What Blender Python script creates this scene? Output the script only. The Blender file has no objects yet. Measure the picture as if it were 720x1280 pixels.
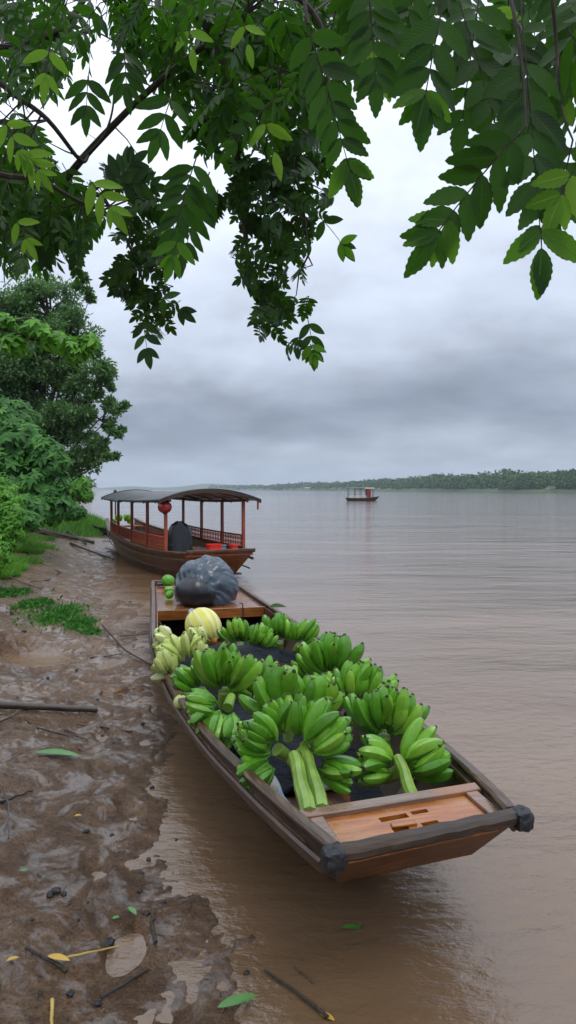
import bpy, math, random
import numpy as np
from mathutils import Vector, Matrix
rng = random.Random(7)
nr = np.random.RandomState(11)
SC = bpy.context.scene
COL = SC.collection
# ------------------------------------------------------------------ camera
F = 900.0; CAMZ = 1.6; PITCH = math.atan((640-612)/F)
cam = bpy.data.cameras.new('camera'); co = bpy.data.objects.new('camera', cam); COL.objects.link(co)
co.location = (0, 0, CAMZ); co.rotation_euler = (math.pi/2-PITCH, 0, 0)
cam.sensor_fit = 'VERTICAL'; cam.sensor_height = 36; cam.lens = 36*F/1280.0
cam.clip_start = 0.05; cam.clip_end = 20000
SC.camera = co
SC.render.resolution_x = 576; SC.render.resolution_y = 1024
# ------------------------------------------------------------------ light
SUN_EL, SUN_AZ = math.radians(62), math.radians(150)      # azimuth from +Y towards +X
w = bpy.data.worlds.new("World"); SC.world = w; w.use_nodes = True
nt = w.node_tree; nt.nodes.clear(); N = nt.nodes.new; L = nt.links.new
out = N('ShaderNodeOutputWorld'); mixs = N('ShaderNodeMixShader'); bg1 = N('ShaderNodeBackground'); bg2 = N('ShaderNodeBackground')
sky = N('ShaderNodeTexSky'); sky.sky_type = 'NISHITA'; sky.sun_disc = False
sky.sun_elevation = SUN_EL; sky.sun_rotation = SUN_AZ; sky.altitude = 0; sky.dust_density = 3
L(sky.outputs[0], bg1.inputs[0]); bg1.inputs[1].default_value = 0.08
tc = N('ShaderNodeTexCoord'); sep = N('ShaderNodeSeparateXYZ'); L(tc.outputs['Generated'], sep.inputs[0])
def wmath(op, a, b=None):
    n = N('ShaderNodeMath'); n.operation = op
    for i, v in enumerate((a, b)):
        if v is None: continue
        if isinstance(v, (int, float)): n.inputs[i].default_value = v
        else: L(v, n.inputs[i])
    return n.outputs[0]
z = wmath('MAXIMUM', sep.outputs['Z'], 0.0); zz = wmath('ADD', z, 0.26)
cv = N('ShaderNodeCombineXYZ'); L(wmath('DIVIDE', sep.outputs['X'], zz), cv.inputs[0]); L(wmath('DIVIDE', sep.outputs['Y'], zz), cv.inputs[1])
n1 = N('ShaderNodeTexNoise'); n1.inputs['Scale'].default_value = 1.3; n1.inputs['Detail'].default_value = 5; n1.inputs['Roughness'].default_value = .52; n1.inputs['Distortion'].default_value = .3
L(cv.outputs[0], n1.inputs['Vector'])
# cloud layer brightness against elevation, bent by the noise so that the bands are uneven
zb = wmath('ADD', wmath('SUBTRACT', z, wmath('MULTIPLY', sep.outputs['X'], 0.07)), wmath('MULTIPLY', wmath('SUBTRACT', n1.outputs[0], 0.5), 0.20))
ramp = N('ShaderNodeValToRGB'); L(zb, ramp.inputs[0])
e = ramp.color_ramp.elements
stops = [(0.0, (.375, .435, .51)), (.03, (.34, .40, .48)), (.065, (.26, .31, .385)), (.10, (.205, .245, .315)), (.145, (.31, .355, .435)), (.185, (.45, .505, .61)), (.28, (.58, .645, .765)), (.45, (.80, .87, 1.0)), (.75, (1.05, 1.12, 1.24))]
e[0].position = stops[0][0]; e[0].color = (*stops[0][1], 1)
e[1].position = stops[-1][0]; e[1].color = (*stops[-1][1], 1)
for p, c in stops[1:-1]:
    q = e.new(p); q.color = (*c, 1)
n2 = N('ShaderNodeTexNoise'); n2.inputs['Scale'].default_value = 3.0; n2.inputs['Detail'].default_value = 6; n2.inputs['Roughness'].default_value = .55
L(cv.outputs[0], n2.inputs['Vector'])
vm = N('ShaderNodeVectorMath'); vm.operation = 'SCALE'; L(ramp.outputs[0], vm.inputs[0])
L(wmath('ADD', wmath('MULTIPLY', n2.outputs[0], .8), .60), vm.inputs['Scale'])
L(vm.outputs[0], bg2.inputs[0]); bg2.inputs[1].default_value = 1.0
mixs.inputs[0].default_value = .93
L(bg1.outputs[0], mixs.inputs[1]); L(bg2.outputs[0], mixs.inputs[2]); L(mixs.outputs[0], out.inputs[0])
sun = bpy.data.lights.new('sun', 'SUN'); sun.energy = 0.9; sun.angle = math.radians(25); sun.color = (1, .97, .93)
so = bpy.data.objects.new('sun', sun); COL.objects.link(so)
sd = Vector((math.sin(SUN_AZ)*math.cos(SUN_EL), math.cos(SUN_AZ)*math.cos(SUN_EL), math.sin(SUN_EL)))
so.rotation_euler = sd.to_track_quat('Z', 'Y').to_euler()
vs = SC.view_settings; vs.view_transform = 'Standard'; vs.look = 'None'; vs.gamma = 1; vs.exposure = 0.48; vs.use_curve_mapping = False
SC.cycles.max_bounces = 8; SC.cycles.volume_bounces = 0; SC.cycles.transparent_max_bounces = 8

# ------------------------------------------------------------------ back-projection
cp, sp_ = math.cos(PITCH), math.sin(PITCH)
def ray(px, py):
    u = (px-360)/F; v = -(py-640)/F
    return Vector((u, cp+v*sp_, v*cp-sp_))
def at_z(px, py, z=0.0):
    d = ray(px, py); return Vector((0, 0, CAMZ)) + d*((z-CAMZ)/d.z)
def at_d(px, py, dist):
    d = ray(px, py); return Vector((0, 0, CAMZ)) + d*(dist/d.y)
# ------------------------------------------------------------------ noise + ground height
_perm = nr.permutation(512)
_val = nr.rand(512)
def vnoise(x, y):
    xi = np.floor(x).astype(int); yi = np.floor(y).astype(int)
    fx = x-xi; fy = y-yi; fx = fx*fx*(3-2*fx); fy = fy*fy*(3-2*fy)
    h = lambda a, b: _val[(_perm[a & 511]+b*37) & 511]
    return (h(xi, yi)*(1-fx)+h(xi+1, yi)*fx)*(1-fy)+(h(xi, yi+1)*(1-fx)+h(xi+1, yi+1)*fx)*fy-.5
def fbm(x, y, o=4, g=.5):
    r = 0; a = 1
    for i in range(o):
        r = r+a*vnoise(x*2**i+17.3*i, y*2**i-9.1*i); a *= g
    return r
SH = [(-10, 1.2), (0, .35), (1.3, -.02), (2.2, -.22), (2.95, -.40), (3.7, -.62), (5, -.98), (6.6, -1.42), (9.1, -2.0), (13.3, -3.15), (21, -5.5), (33, -9.1), (51, -14), (200, -54), (900, -240), (4000, -1000)]
SHY = np.array([a for a, b in SH]); SHX = np.array([b for a, b in SH])
DENT = [(-.62, 2.5, .6), (-.80, 2.95, .3), (-.78, 3.5, .5), (-1.05, 3.95, .4), (-1.2, 4.6, .2), (-1.5, 5.1, .5), (-.95, 2.2, 1.2), (-1.75, 5.9, .3), (-1.35, 3.1, -.4), (-1.6, 3.8, -.2)]
PUD = []   # (x, y, radius x, radius y, level)
def base_h(x, y):
    x = np.asarray(x, float); y = np.asarray(y, float)
    k = np.clip(y/6, .6, 3)
    d = np.interp(y, SHY, SHX)-x + (.12*fbm(x*1.1+3, y*1.1, 3))*k
    land = np.where(d < 2.2, .045*d+.095*d*d, .045*2.2+.095*4.84+.46*(d-2.2))
    land = np.where(land > 3, 3+ (land-3)*.05, land); land = np.minimum(land, 4.5)
    sea = np.maximum(.10*d - .05*d*d, -1.5)
    sea = np.where(d < -3, -1.5, sea)
    h = np.where(d > 0, land, sea)
    m = np.clip((d+1.2)/1.2, 0, 1)
    h = h + m*(.050*fbm(x*2.3, y*2.0, 3)+.017*fbm(x*9, y*8, 3, .55)+.008*fbm(x*38, y*38, 2, .6)-.030*np.maximum(0, .10-np.abs(fbm(x*4.5+2, y*4.0, 2)))/.10*np.clip(fbm(x*1.3, y*1.1+4, 2)*3+.5, 0, 1))
    for a, b, r in DENT:
        u = (x-a)*math.cos(r)+(y-b)*math.sin(r); v = -(x-a)*math.sin(r)+(y-b)*math.cos(r); q = (u/.055)**2+(v/.13)**2
        h = h-.034*np.exp(-np.minimum(q, 30)**1.5)+.010*np.exp(-np.minimum((np.sqrt(q)-1.35)**2*9, 30))
    return h
def ground_h(x, y):
    h = base_h(x, y)
    for (a, b, rx, ry, lv) in PUD:
        q = ((x-a)/rx)**2+((y-b)/ry)**2
        wq = np.clip((1.25-q)/.75, 0, 1); wq = wq*wq*(3-2*wq)
        h = h*(1-wq)+wq*(lv-.010+.022*fbm(np.asarray(x)*7, np.asarray(y)*7, 3))
    return h
def gh(x, y): return float(ground_h(np.array([x]), np.array([y]))[0])
def on_ground(px, py, dz=0.0):
    z = 0.1
    for i in range(12):
        p = at_z(px, py, z+dz); z = .5*z+.5*max(gh(p.x, p.y), 0.0)
    return Vector((p.x, p.y, z))
for (px, py, rx, ry) in ((30, 812, .50, .5), (158, 1190, .075, .15), (40, 900, .12, .1)):
    zq = .12
    for i in range(8):
        p = at_z(px, py, zq); zq = float(base_h(np.array([p.x]), np.array([p.y]))[0])
    tt = np.linspace(0, 6.28, 24); lv = min(float(base_h(p.x+k*rx*np.cos(tt), p.y+k*ry*np.sin(tt)).min()) for k in (.9, 1.1, 1.26))-.008
    PUD.append((p.x, p.y, rx, ry, lv))

# ------------------------------------------------------------------ materials
def mat(name, color=(.5, .5, .5), rough=.5, **kw):
    m = bpy.data.materials.new(name); m.use_nodes = True
    b = m.node_tree.nodes['Principled BSDF']
    b.inputs['Base Color'].default_value = (*color, 1); b.inputs['Roughness'].default_value = rough
    for k, v in kw.items(): b.inputs[k.replace('_', ' ')].default_value = v
    return m
class NT:
    def __init__(s, m): s.t = m.node_tree; s.b = s.t.nodes['Principled BSDF']; s.out = s.t.nodes['Material Output']
    def n(s, t, **kw):
        x = s.t.nodes.new(t)
        for k, v in kw.items(): setattr(x, k, v)
        return x
    def l(s, a, b): s.t.links.new(a, b)
    def coord(s, kind='Object', scale=(1, 1, 1)):
        c = s.n('ShaderNodeTexCoord'); mp = s.n('ShaderNodeMapping'); mp.inputs['Scale'].default_value = scale
        s.l(c.outputs[kind], mp.inputs[0]); return mp.outputs[0]
    def noise(s, v, scale, detail=4, rough=.5, dist=0):
        x = s.n('ShaderNodeTexNoise'); x.inputs['Scale'].default_value = scale; x.inputs['Detail'].default_value = detail
        x.inputs['Roughness'].default_value = rough; x.inputs['Distortion'].default_value = dist
        if v is not None: s.l(v, x.inputs['Vector'])
        return x.outputs['Fac']
    def ramp(s, f, stops):
        r = s.n('ShaderNodeValToRGB'); s.l(f, r.inputs[0]); el = r.color_ramp.elements
        def c4(c): return (c, c, c, 1) if isinstance(c, (int, float)) else (*c, 1)
        el[0].position = stops[0][0]; el[0].color = c4(stops[0][1]); el[1].position = stops[-1][0]; el[1].color = c4(stops[-1][1])
        for p, c in stops[1:-1]: q = el.new(p); q.color = c4(c)
        return r.outputs[0]
    def mix(s, f, a, b, mode='MIX'):
        x = s.n('ShaderNodeMix', data_type='RGBA', blend_type=mode)
        for i, v in ((0, f), (6, a), (7, b)):
            if isinstance(v, (int, float)): x.inputs[i].default_value = v
            elif isinstance(v, tuple): x.inputs[i].default_value = (*v, 1)
            else: s.l(v, x.inputs[i])
        return x.outputs[2]
    def math(s, op, a, b=0.0):
        x = s.n('ShaderNodeMath', operation=op)
        for i, v in enumerate((a, b)):
            if isinstance(v, (int, float)): x.inputs[i].default_value = v
            else: s.l(v, x.inputs[i])
        return x.outputs[0]
    def bump(s, h, strength, dist, prev=None):
        x = s.n('ShaderNodeBump'); x.inputs['Strength'].default_value = strength; x.inputs['Distance'].default_value = dist
        s.l(h, x.inputs['Height'])
        if prev is not None: s.l(prev, x.inputs['Normal'])
        return x.outputs[0]
    def set(s, k, v): s.l(v, s.b.inputs[k])
M = {}
def make_mats():
    # mud
    m = mat('wet_mud'); t = NT(m); c = t.coord('Object')
    a = t.noise(c, 1.6, 6, .6); b = t.noise(c, 14, 6, .65); s3 = t.noise(c, 60, 3, .6)
    col = t.ramp(a, [(.32, (.115, .060, .028)), (.5, (.200, .116, .062)), (.68, (.265, .170, .102))])
    col = t.mix(t.ramp(b, [(.35, .65), (.62, 0)]), col, (.045, .025, .014), 'MIX')
    col = t.mix(t.ramp(s3, [(.62, 0), (.72, .6)]), col, (.22, .17, .13))
    t.set('Base Color', col)
    gr = t.noise(c, 110, 6, .75, .4); col = t.mix(t.ramp(gr, [(.50, 0), (.58, .75)]), col, (.040, .024, .014)); col = t.mix(t.ramp(t.noise(c, 75, 5, .7, 1.0), [(.60, 0), (.66, .6)]), col, (.26, .19, .135)); t.set('Base Color', col)
    wet = t.noise(c, 4.2, 9, .72, .9)
    t.set('Roughness', t.ramp(t.math('ADD', t.math('MULTIPLY', wet, .7), t.math('MULTIPLY', b, .3)), [(.38, .20), (.52, .38), (.66, .62)]))
    vor = t.n('ShaderNodeTexVoronoi'); vor.inputs['Scale'].default_value = 42; t.l(c, vor.inputs['Vector'])
    nb = t.bump(t.noise(c, 9, 5, .6, .8), .6, .03); nb = t.bump(t.noise(c, 34, 9, .78, .6), 1.0, .020, nb); nb = t.bump(vor.outputs['Distance'], .35, .006, nb); t.set('Normal', nb)
    t.set('Coat Weight', t.ramp(wet, [(.49, 0.0), (.57, .95)])); t.b.inputs['Coat IOR'].default_value = 1.65; t.b.inputs['Coat Roughness'].default_value = .06
    t.set('Coat Normal', t.bump(t.noise(c, 30, 8, .75, .8), .5, .007)); t.b.inputs['Specular IOR Level'].default_value = .3
    M['mud'] = m
    # river water: silty, opaque
    m = mat('river_water', (.135, .090, .060), .06, IOR=1.68); t = NT(m)
    c1 = t.coord('Object', (1, 1, 1)); c2 = t.coord('Object', (.8, 1.3, 1)); c3 = t.coord('Object', (.4, 1.0, 1))
    t.set('Base Color', t.ramp(t.noise(t.coord('Object', (.3, 1, 1)), .35, 5, .6), [(.35, (.135, .079, .040)), (.65, (.190, .120, .070))]))
    nb = t.bump(t.noise(c3, .13, 3, .5, .3), .45, .6); nb = t.bump(t.noise(c3, .9, 4, .55, .3), .4, .2, nb)
    nb = t.bump(t.noise(c2, 4.0, 5, .62, .5), .28, .04, nb)
    nb = t.bump(t.noise(c2, 13, 5, .65, .3), .42, .02, nb)
    t.set('Normal', nb); M['water'] = m
    m = mat('puddle_water', (.10, .055, .026), .04, IOR=1.8); t = NT(m); c = t.coord('Object')
    t.set('Normal', t.bump(t.noise(c, 9, 3), .08, .01)); M['puddle'] = m
    def wood(name, c0, c1, c2, rough=(.25, .5), axis=0, coat=.0, gs=1.0, wearc=None):
        m = mat(name); t = NT(m); sc = [9*gs, 9*gs, 9*gs]; sc[axis] = .8*gs
        c = t.coord('Object', tuple(sc)); g = t.noise(c, 6, 7, .65, .6); bl = t.noise(t.coord('Object'), 3.2, 5, .6)
        col = t.ramp(g, [(.3, c0), (.5, c1), (.72, c2)])
        if wearc: col = t.mix(t.ramp(bl, [(.45, 0), (.62, .85)]), col, wearc)
        else: col = t.mix(t.ramp(bl, [(.4, .55), (.6, 0)]), col, tuple(x*.55 for x in c0))
        t.set('Base Color', col); t.set('Roughness', t.ramp(bl, [(.35, rough[0]), (.65, rough[1])]))
        t.set('Normal', t.bump(g, .35, .004)); t.b.inputs['Coat Weight'].default_value = coat; t.b.inputs['Coat Roughness'].default_value = .12
        t.set('Coat Normal', t.bump(bl, .3, .01))
        M[name] = m
    wood('wood_varnished', (.12, .036, .008), (.25, .085, .016), (.38, .15, .035), (.16, .34), 0, .5)
    wood('wood_plank', (.035, .015, .007), (.075, .036, .018), (.14, .078, .045), (.3, .55), 1, .2)
    wood('wood_gunwale', (.045, .019, .008), (.10, .050, .026), (.22, .14, .090), (.3, .6), 1, .1)
    wood('wood_beam', (.022, .012, .007), (.055, .032, .020), (.10, .064, .042), (.45, .7), 0, 0, 1.3)
    wood('wood_transom', (.10, .034, .009), (.19, .070, .018), (.27, .11, .035), (.5, .7), 0, 0)
    wood('wood_hull', (.018, .010, .006), (.036, .020, .012), (.07, .042, .026), (.3, .6), 1, .2)
    wood('wood_panel', (.17, .050, .008), (.36, .105, .010), (.50, .19, .030), (.2, .35), 0, .35, 1.0, (.40, .22, .10))
    wood('wood_frame', (.08, .045, .026), (.16, .10, .066), (.27, .19, .14), (.15, .4), 0, .5, 1.0, (.30, .11, .03))
    wood('wood_red', (.12, .016, .009), (.24, .034, .016), (.32, .07, .035), (.3, .5), 2, .2)
    wood('wood_orange_red', (.28, .045, .018), (.42, .075, .03), (.48, .13, .06), (.3, .5), 2, .2)
    wood('wood_brown_boat', (.10, .028, .010), (.20, .060, .020), (.28, .11, .045), (.3, .55), 1, .2)
    wood('bark', (.020, .014, .010), (.045, .033, .024), (.09, .07, .055), (.6, .9), 2)
    wood('driftwood', (.035, .022, .015), (.07, .045, .032), (.12, .085, .062), (.3, .6), 0, .2)
    def mottled(name, c0, c1, scale, rough, bs=.2, bd=.005, **kw):
        m = mat(name, c0, rough, **kw); t = NT(m); c = t.coord('Object'); g = t.noise(c, scale, 5, .6)
        t.set('Base Color', t.ramp(g, [(.3, c0), (.7, c1)])); t.set('Normal', t.bump(g, bs, bd)); M[name] = m; return m
    mottled('black_rubber', (.006, .007, .009), (.018, .020, .025), 22, .42, .9, .02)
    mottled('black_plastic', (.010, .012, .016), (.02, .022, .028), 6, .3)
    def fold_plastic(name, c0, c1):
        m = mat(name, c0, .5); m.node_tree.nodes['Principled BSDF'].inputs['Specular IOR Level'].default_value = .16; t = NT(m); c = t.coord('Object', (1, 2.2, 1)); g = t.noise(c, 5, 5, .55, 1.4); g2 = t.noise(c, 16, 4, .6, .8)
        t.set('Base Color', t.ramp(g, [(.3, c0), (.7, c1)])); nb = t.bump(g, .9, .05); t.set('Normal', t.bump(g2, .5, .015, nb)); M[name] = m
    m = mat('grey_sack', (.050, .072, .098), .26); t = NT(m); c = t.coord('Object', (1, 1, .35)); g = t.noise(c, 4, 3, .5, .5); g2 = t.noise(t.coord('Object', (1, 1, .6)), 18, 4, .6, .5)
    nb = t.bump(g, .5, .05); t.set('Normal', t.bump(g2, .35, .010, nb)); M['grey_sack'] = m; fold_plastic('dark_sheet', (.003, .005, .009), (.007, .011, .019))  # dark blue plastic, blackened to put the shade of banana gaps into colour
    mottled('sky_blue_sheet', (.16, .22, .30), (.25, .32, .40), 5, .3)
    mottled('roof_felt', (.030, .034, .038), (.075, .082, .09), 3, .42, .3, .02)
    mottled('red_plastic', (.62, .02, .012), (.7, .035, .02), 5, .35); mottled('red_lantern', (.20, .012, .014), (.34, .022, .022), 6, .3)
    mottled('white_enamel', (.55, .54, .48), (.7, .69, .64), 7, .3); mottled('blue_plastic', (.10, .30, .45), (.14, .38, .52), 6, .35)
    mottled('white_paint', (.62, .62, .6), (.75, .75, .73), 3, .5); mottled('canopy_tan', (.30, .30, .18), (.36, .36, .24), 2, .7); mottled('stone', (.16, .12, .09), (.28, .22, .17), 6, .8, .6, .03)
    # fruit
    def fruit(name, c0, c1, c2, ssw=0.0, rough=.29):
        m = mat(name, c1, rough); t = NT(m); oi = t.n('ShaderNodeObjectInfo'); c = t.coord('Object')
        g = t.noise(c, 5, 5, .6); col = t.ramp(t.math('ADD', t.math('MULTIPLY', g, .5), t.math('MULTIPLY', oi.outputs['Random'], .5)), [(.2, c0), (.5, c1), (.8, c2)])
        sp = t.noise(c, 42, 3, .6); col = t.mix(t.ramp(sp, [(.61, 0), (.70, .55)]), col, tuple(x*.35 for x in c0))
        # the ends of each finger are duller than its middle
        gen = t.n('ShaderNodeTexCoord'); sx = t.n('ShaderNodeSeparateXYZ'); t.l(gen.outputs['Generated'], sx.inputs[0])
        col = t.mix(t.ramp(sx.outputs['Z'], [(.0, .5), (.16, 0), (.86, 0), (1.0, .45)]), col, tuple(x*.8+.02 for x in c0))
        t.set('Base Color', col); t.set('Normal', t.bump(g, .12, .004)); M[name] = m
    fruit('banana_skin', (.060, .20, .012), (.115, .34, .020), (.25, .47, .045)); fruit('pale_banana_skin', (.38, .50, .10), (.50, .58, .17), (.62, .66, .32))
    fruit('green_fruit_skin', (.05, .20, .015), (.09, .32, .02), (.16, .42, .04))
    mottled('blossom_end', (.018, .014, .008), (.05, .035, .02), 30, .8); mottled('melon_skin', (.50, .50, .06), (.64, .60, .12), 3, .35, .2, .01)
    mottled('melon_pale', (.66, .64, .24), (.72, .70, .34), 5, .4); mottled('melon_end', (.62, .26, .03), (.4, .14, .02), 14, .6, .6, .01); mottled('onion_skin', (.60, .60, .50), (.74, .73, .64), 6, .3)
    m = mat('stalk_green', (.2, .4, .06), .38); t = NT(m); c = t.coord('Object'); g = t.noise(c, 10, 5, .6)
    t.set('Base Color', t.ramp(g, [(.3, (.11, .22, .025)), (.7, (.27, .42, .07))])); t.set('Normal', t.bump(g, .3, .006)); M['stalk'] = m
    mottled('stalk_cut', (.45, .30, .07), (.60, .42, .14), 30, .6)
    # leaves
    def leaf(name, c0, c1, c2, tr, tw=.35, rough=.38, veins=False):
        m = mat(name, c1, rough); m.node_tree.nodes['Principled BSDF'].inputs['Specular IOR Level'].default_value = .28; t = NT(m); geo = t.n('ShaderNodeNewGeometry'); r = geo.outputs['Random Per Island']
        big = t.noise(t.coord('Object'), 1.5, 3)
        f = t.math('ADD', t.math('MULTIPLY', r, .6), t.math('MULTIPLY', big, .4))
        col = t.ramp(f, [(.2, c0), (.5, c1), (.8, c2)])
        trc = t.mix(t.ramp(f, [(.3, 0), (.7, 1)]), tr, tuple(x*1.35 for x in tr))
        if veins:
            uv = t.n('ShaderNodeTexCoord').outputs['UV']; s = t.n('ShaderNodeSeparateXYZ'); t.l(uv, s.inputs[0])
            v = t.math('ABSOLUTE', s.outputs['Y']); u = t.math('SUBTRACT', s.outputs['X'], t.math('MULTIPLY', v, .22))
            wv = t.math('SINE', t.math('MULTIPLY', u, 70.0)); ve = t.ramp(wv, [(.80, 0), (.98, 1)])
            rib = t.ramp(v, [(.03, 1), (.07, 0)]); al = t.mix(.8, t.mix(t.math('MULTIPLY', ve, .5), rib, (1, 1, 1)), rib)
            al2 = t.math('MAXIMUM', t.math('MULTIPLY', ve, .14), rib)
            col = t.mix(al2, col, tuple(min(1, x*1.7) for x in c2)); trc = t.mix(al2, trc, tuple(x*.4 for x in tr))
            t.set('Normal', t.bump(wv, .12, .002))
        t.set('Base Color', col); t.set('Roughness', t.ramp(r, [(0, rough-.06), (1, rough+.14)]))
        tl = t.n('ShaderNodeBsdfTranslucent'); t.l(trc, tl.inputs[0]); mx = t.n('ShaderNodeMixShader'); mx.inputs[0].default_value = tw
        t.l(t.b.outputs[0], mx.inputs[1]); t.l(tl.outputs[0], mx.inputs[2]); t.l(mx.outputs[0], t.out.inputs[0]); M[name] = m
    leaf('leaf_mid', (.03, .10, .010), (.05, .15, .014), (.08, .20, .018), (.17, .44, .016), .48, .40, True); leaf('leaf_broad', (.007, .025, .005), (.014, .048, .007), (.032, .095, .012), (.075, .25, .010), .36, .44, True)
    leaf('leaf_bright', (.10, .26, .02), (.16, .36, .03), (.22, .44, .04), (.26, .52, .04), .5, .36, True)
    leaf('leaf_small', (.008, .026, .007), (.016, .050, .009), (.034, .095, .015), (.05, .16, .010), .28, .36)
    leaf('leaf_far_tree', (.045, .105, .035), (.085, .18, .060), (.16, .29, .10), (.12, .26, .06), .35, .5)
    leaf('leaf_shrub', (.014, .065, .012), (.038, .14, .022), (.085, .24, .04), (.07, .24, .025), .3, .5)
    leaf('leaf_bush', (.05, .17, .015), (.085, .26, .02), (.14, .35, .035), (.12, .35, .03), .3, .45)
    leaf('grass_blade', (.05, .16, .015), (.09, .25, .025), (.17, .36, .045), (.12, .32, .03), .3, .5)
    leaf('leaf_wood', (.012, .046, .012), (.034, .10, .022), (.10, .21, .040), (.03, .08, .02), .15, .7)
    leaf('leaf_dead', (.10, .035, .012), (.20, .075, .02), (.36, .20, .05), (.2, .08, .02), .2, .5)
    mottled('hill_green', (.030, .065, .028), (.065, .12, .045), .02, .9); mottled('leaf_green_flat', (.05, .18, .03), (.10, .27, .05), 8, .35)
    mottled('straw', (.40, .27, .06), (.55, .40, .12), 20, .6); mottled('yellow_leaf', (.45, .26, .03), (.55, .36, .06), 20, .5)
make_mats()

# ------------------------------------------------------------------ mesh building
class MB:
    def __init__(s): s.v = []; s.f = []; s.m = []; s.uv = []
    def add(s, vs, fs, mi=0):
        o = len(s.v); s.v += [tuple(p) for p in vs]; s.f += [tuple(i+o for i in f) for f in fs]; s.m += [mi]*len(fs); return s
    def box(s, c, d, R=None, mi=0, jit=0.0):
        vs = []
        for x in (-.5, .5):
            for y in (-.5, .5):
                for zz in (-.5, .5):
                    p = Vector((x*d[0]+rng.uniform(-jit, jit), y*d[1]+rng.uniform(-jit, jit), zz*d[2]+rng.uniform(-jit, jit)))
                    vs.append((R @ p if R else p)+Vector(c))
        return s.add(vs, [(0, 1, 3, 2), (4, 6, 7, 5), (0, 4, 5, 1), (2, 3, 7, 6), (0, 2, 6, 4), (1, 5, 7, 3)], mi)
    def loft(s, rings, closed=True, caps=True, mi=0):
        n = len(rings[0]); vs = [p for r in rings for p in r]; fs = []
        for i in range(len(rings)-1):
            for j in range(n if closed else n-1):
                k = (j+1) % n; fs.append((i*n+j, i*n+k, (i+1)*n+k, (i+1)*n+j))
        if caps: fs.append(tuple(range(n))[::-1]); fs.append(tuple((len(rings)-1)*n+j for j in range(n)))
        return s.add(vs, fs, mi)
    def tube(s, pts, rad, n=8, mi=0, caps=True, rib=0.0, tw=0.0):
        pts = [Vector(p) for p in pts]
        if not isinstance(rad, (list, tuple)): rad = [rad]*len(pts)
        rings = []; up = Vector((0.13, .21, 1)).normalized()
        for i, p in enumerate(pts):
            t = (pts[min(i+1, len(pts)-1)]-pts[max(i-1, 0)]).normalized()
            if abs(t.dot(up)) > .95: up = Vector((1, .1, 0))
            a = t.cross(up).normalized(); b = t.cross(a); up = -b if b.dot(up) < 0 else b
            rings.append([p+(a*math.cos(2*math.pi*k/n+tw*i)+b*math.sin(2*math.pi*k/n+tw*i))*rad[i]*(1+(rib if k % 2 else -rib)) for k in range(n)])
        return s.loft(rings, True, caps, mi)
    def sweep(s, pts, prof, mi=0):          # profile (lateral, up) along a mostly level path
        pts = [Vector(p) for p in pts]; rings = []
        for i, p in enumerate(pts):
            t = pts[min(i+1, len(pts)-1)]-pts[max(i-1, 0)]; t.z = 0; t.normalize(); a = Vector((t.y, -t.x, 0))
            rings.append([p+a*u+Vector((0, 0, v)) for u, v in prof])
        return s.loft(rings, True, True, mi)
    def ellipsoid(s, c, r, nu=16, nv=10, fn=None, R=None, mi=0):
        rings = []
        for i in range(nv+1):
            th = math.pi*(i/nv); th = min(max(th, .04), math.pi-.04)
            ring = []
            for j in range(nu):
                ph = 2*math.pi*j/nu; d = Vector((math.sin(th)*math.cos(ph), math.sin(th)*math.sin(ph), math.cos(th)))
                k = fn(d, th, ph) if fn else 1
                p = Vector((d.x*r[0], d.y*r[1], d.z*r[2]))*k
                ring.append((R @ p if R else p)+Vector(c))
            rings.append(ring)
        return s.loft(rings, True, True, mi)
    def build(s, name, mats, parent=None, smooth=True, bevel=0.0, world=False, ang=40):
        me = bpy.data.meshes.new(name)
        v = s.v
        if world and parent is not None:
            inv = parent.matrix_basis.inverted(); v = [tuple(inv @ Vector(p)) for p in v]
        me.from_pydata(v, [], s.f)
        for m in (mats if isinstance(mats, (list, tuple)) else [mats]): me.materials.append(M[m] if isinstance(m, str) else m)
        me.polygons.foreach_set('material_index', s.m)
        if smooth:
            me.polygons.foreach_set('use_smooth', [True]*len(me.polygons)); me.set_sharp_from_angle(angle=math.radians(ang))
        me.update(); o = bpy.data.objects.new(name, me); COL.objects.link(o)
        if parent: o.parent = parent
        if bevel:
            b = o.modifiers.new('bevel', 'BEVEL'); b.width = bevel; b.segments = 2; b.limit_method = 'ANGLE'; b.angle_limit = math.radians(35)
        return o
def tag(o, label=None, cat=None, group=None, kind=None):
    if label: o['label'] = label
    if cat: o['category'] = cat
    if group: o['group'] = group
    if kind: o['kind'] = kind
    return o
def empty(name, loc=(0, 0, 0), rz=0, **kw):
    o = bpy.data.objects.new(name, None); COL.objects.link(o); o.empty_display_size = .1
    o.matrix_basis = Matrix.Translation(Vector(loc)) @ Matrix.Rotation(rz, 4, 'Z')
    return tag(o, **kw)
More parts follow.
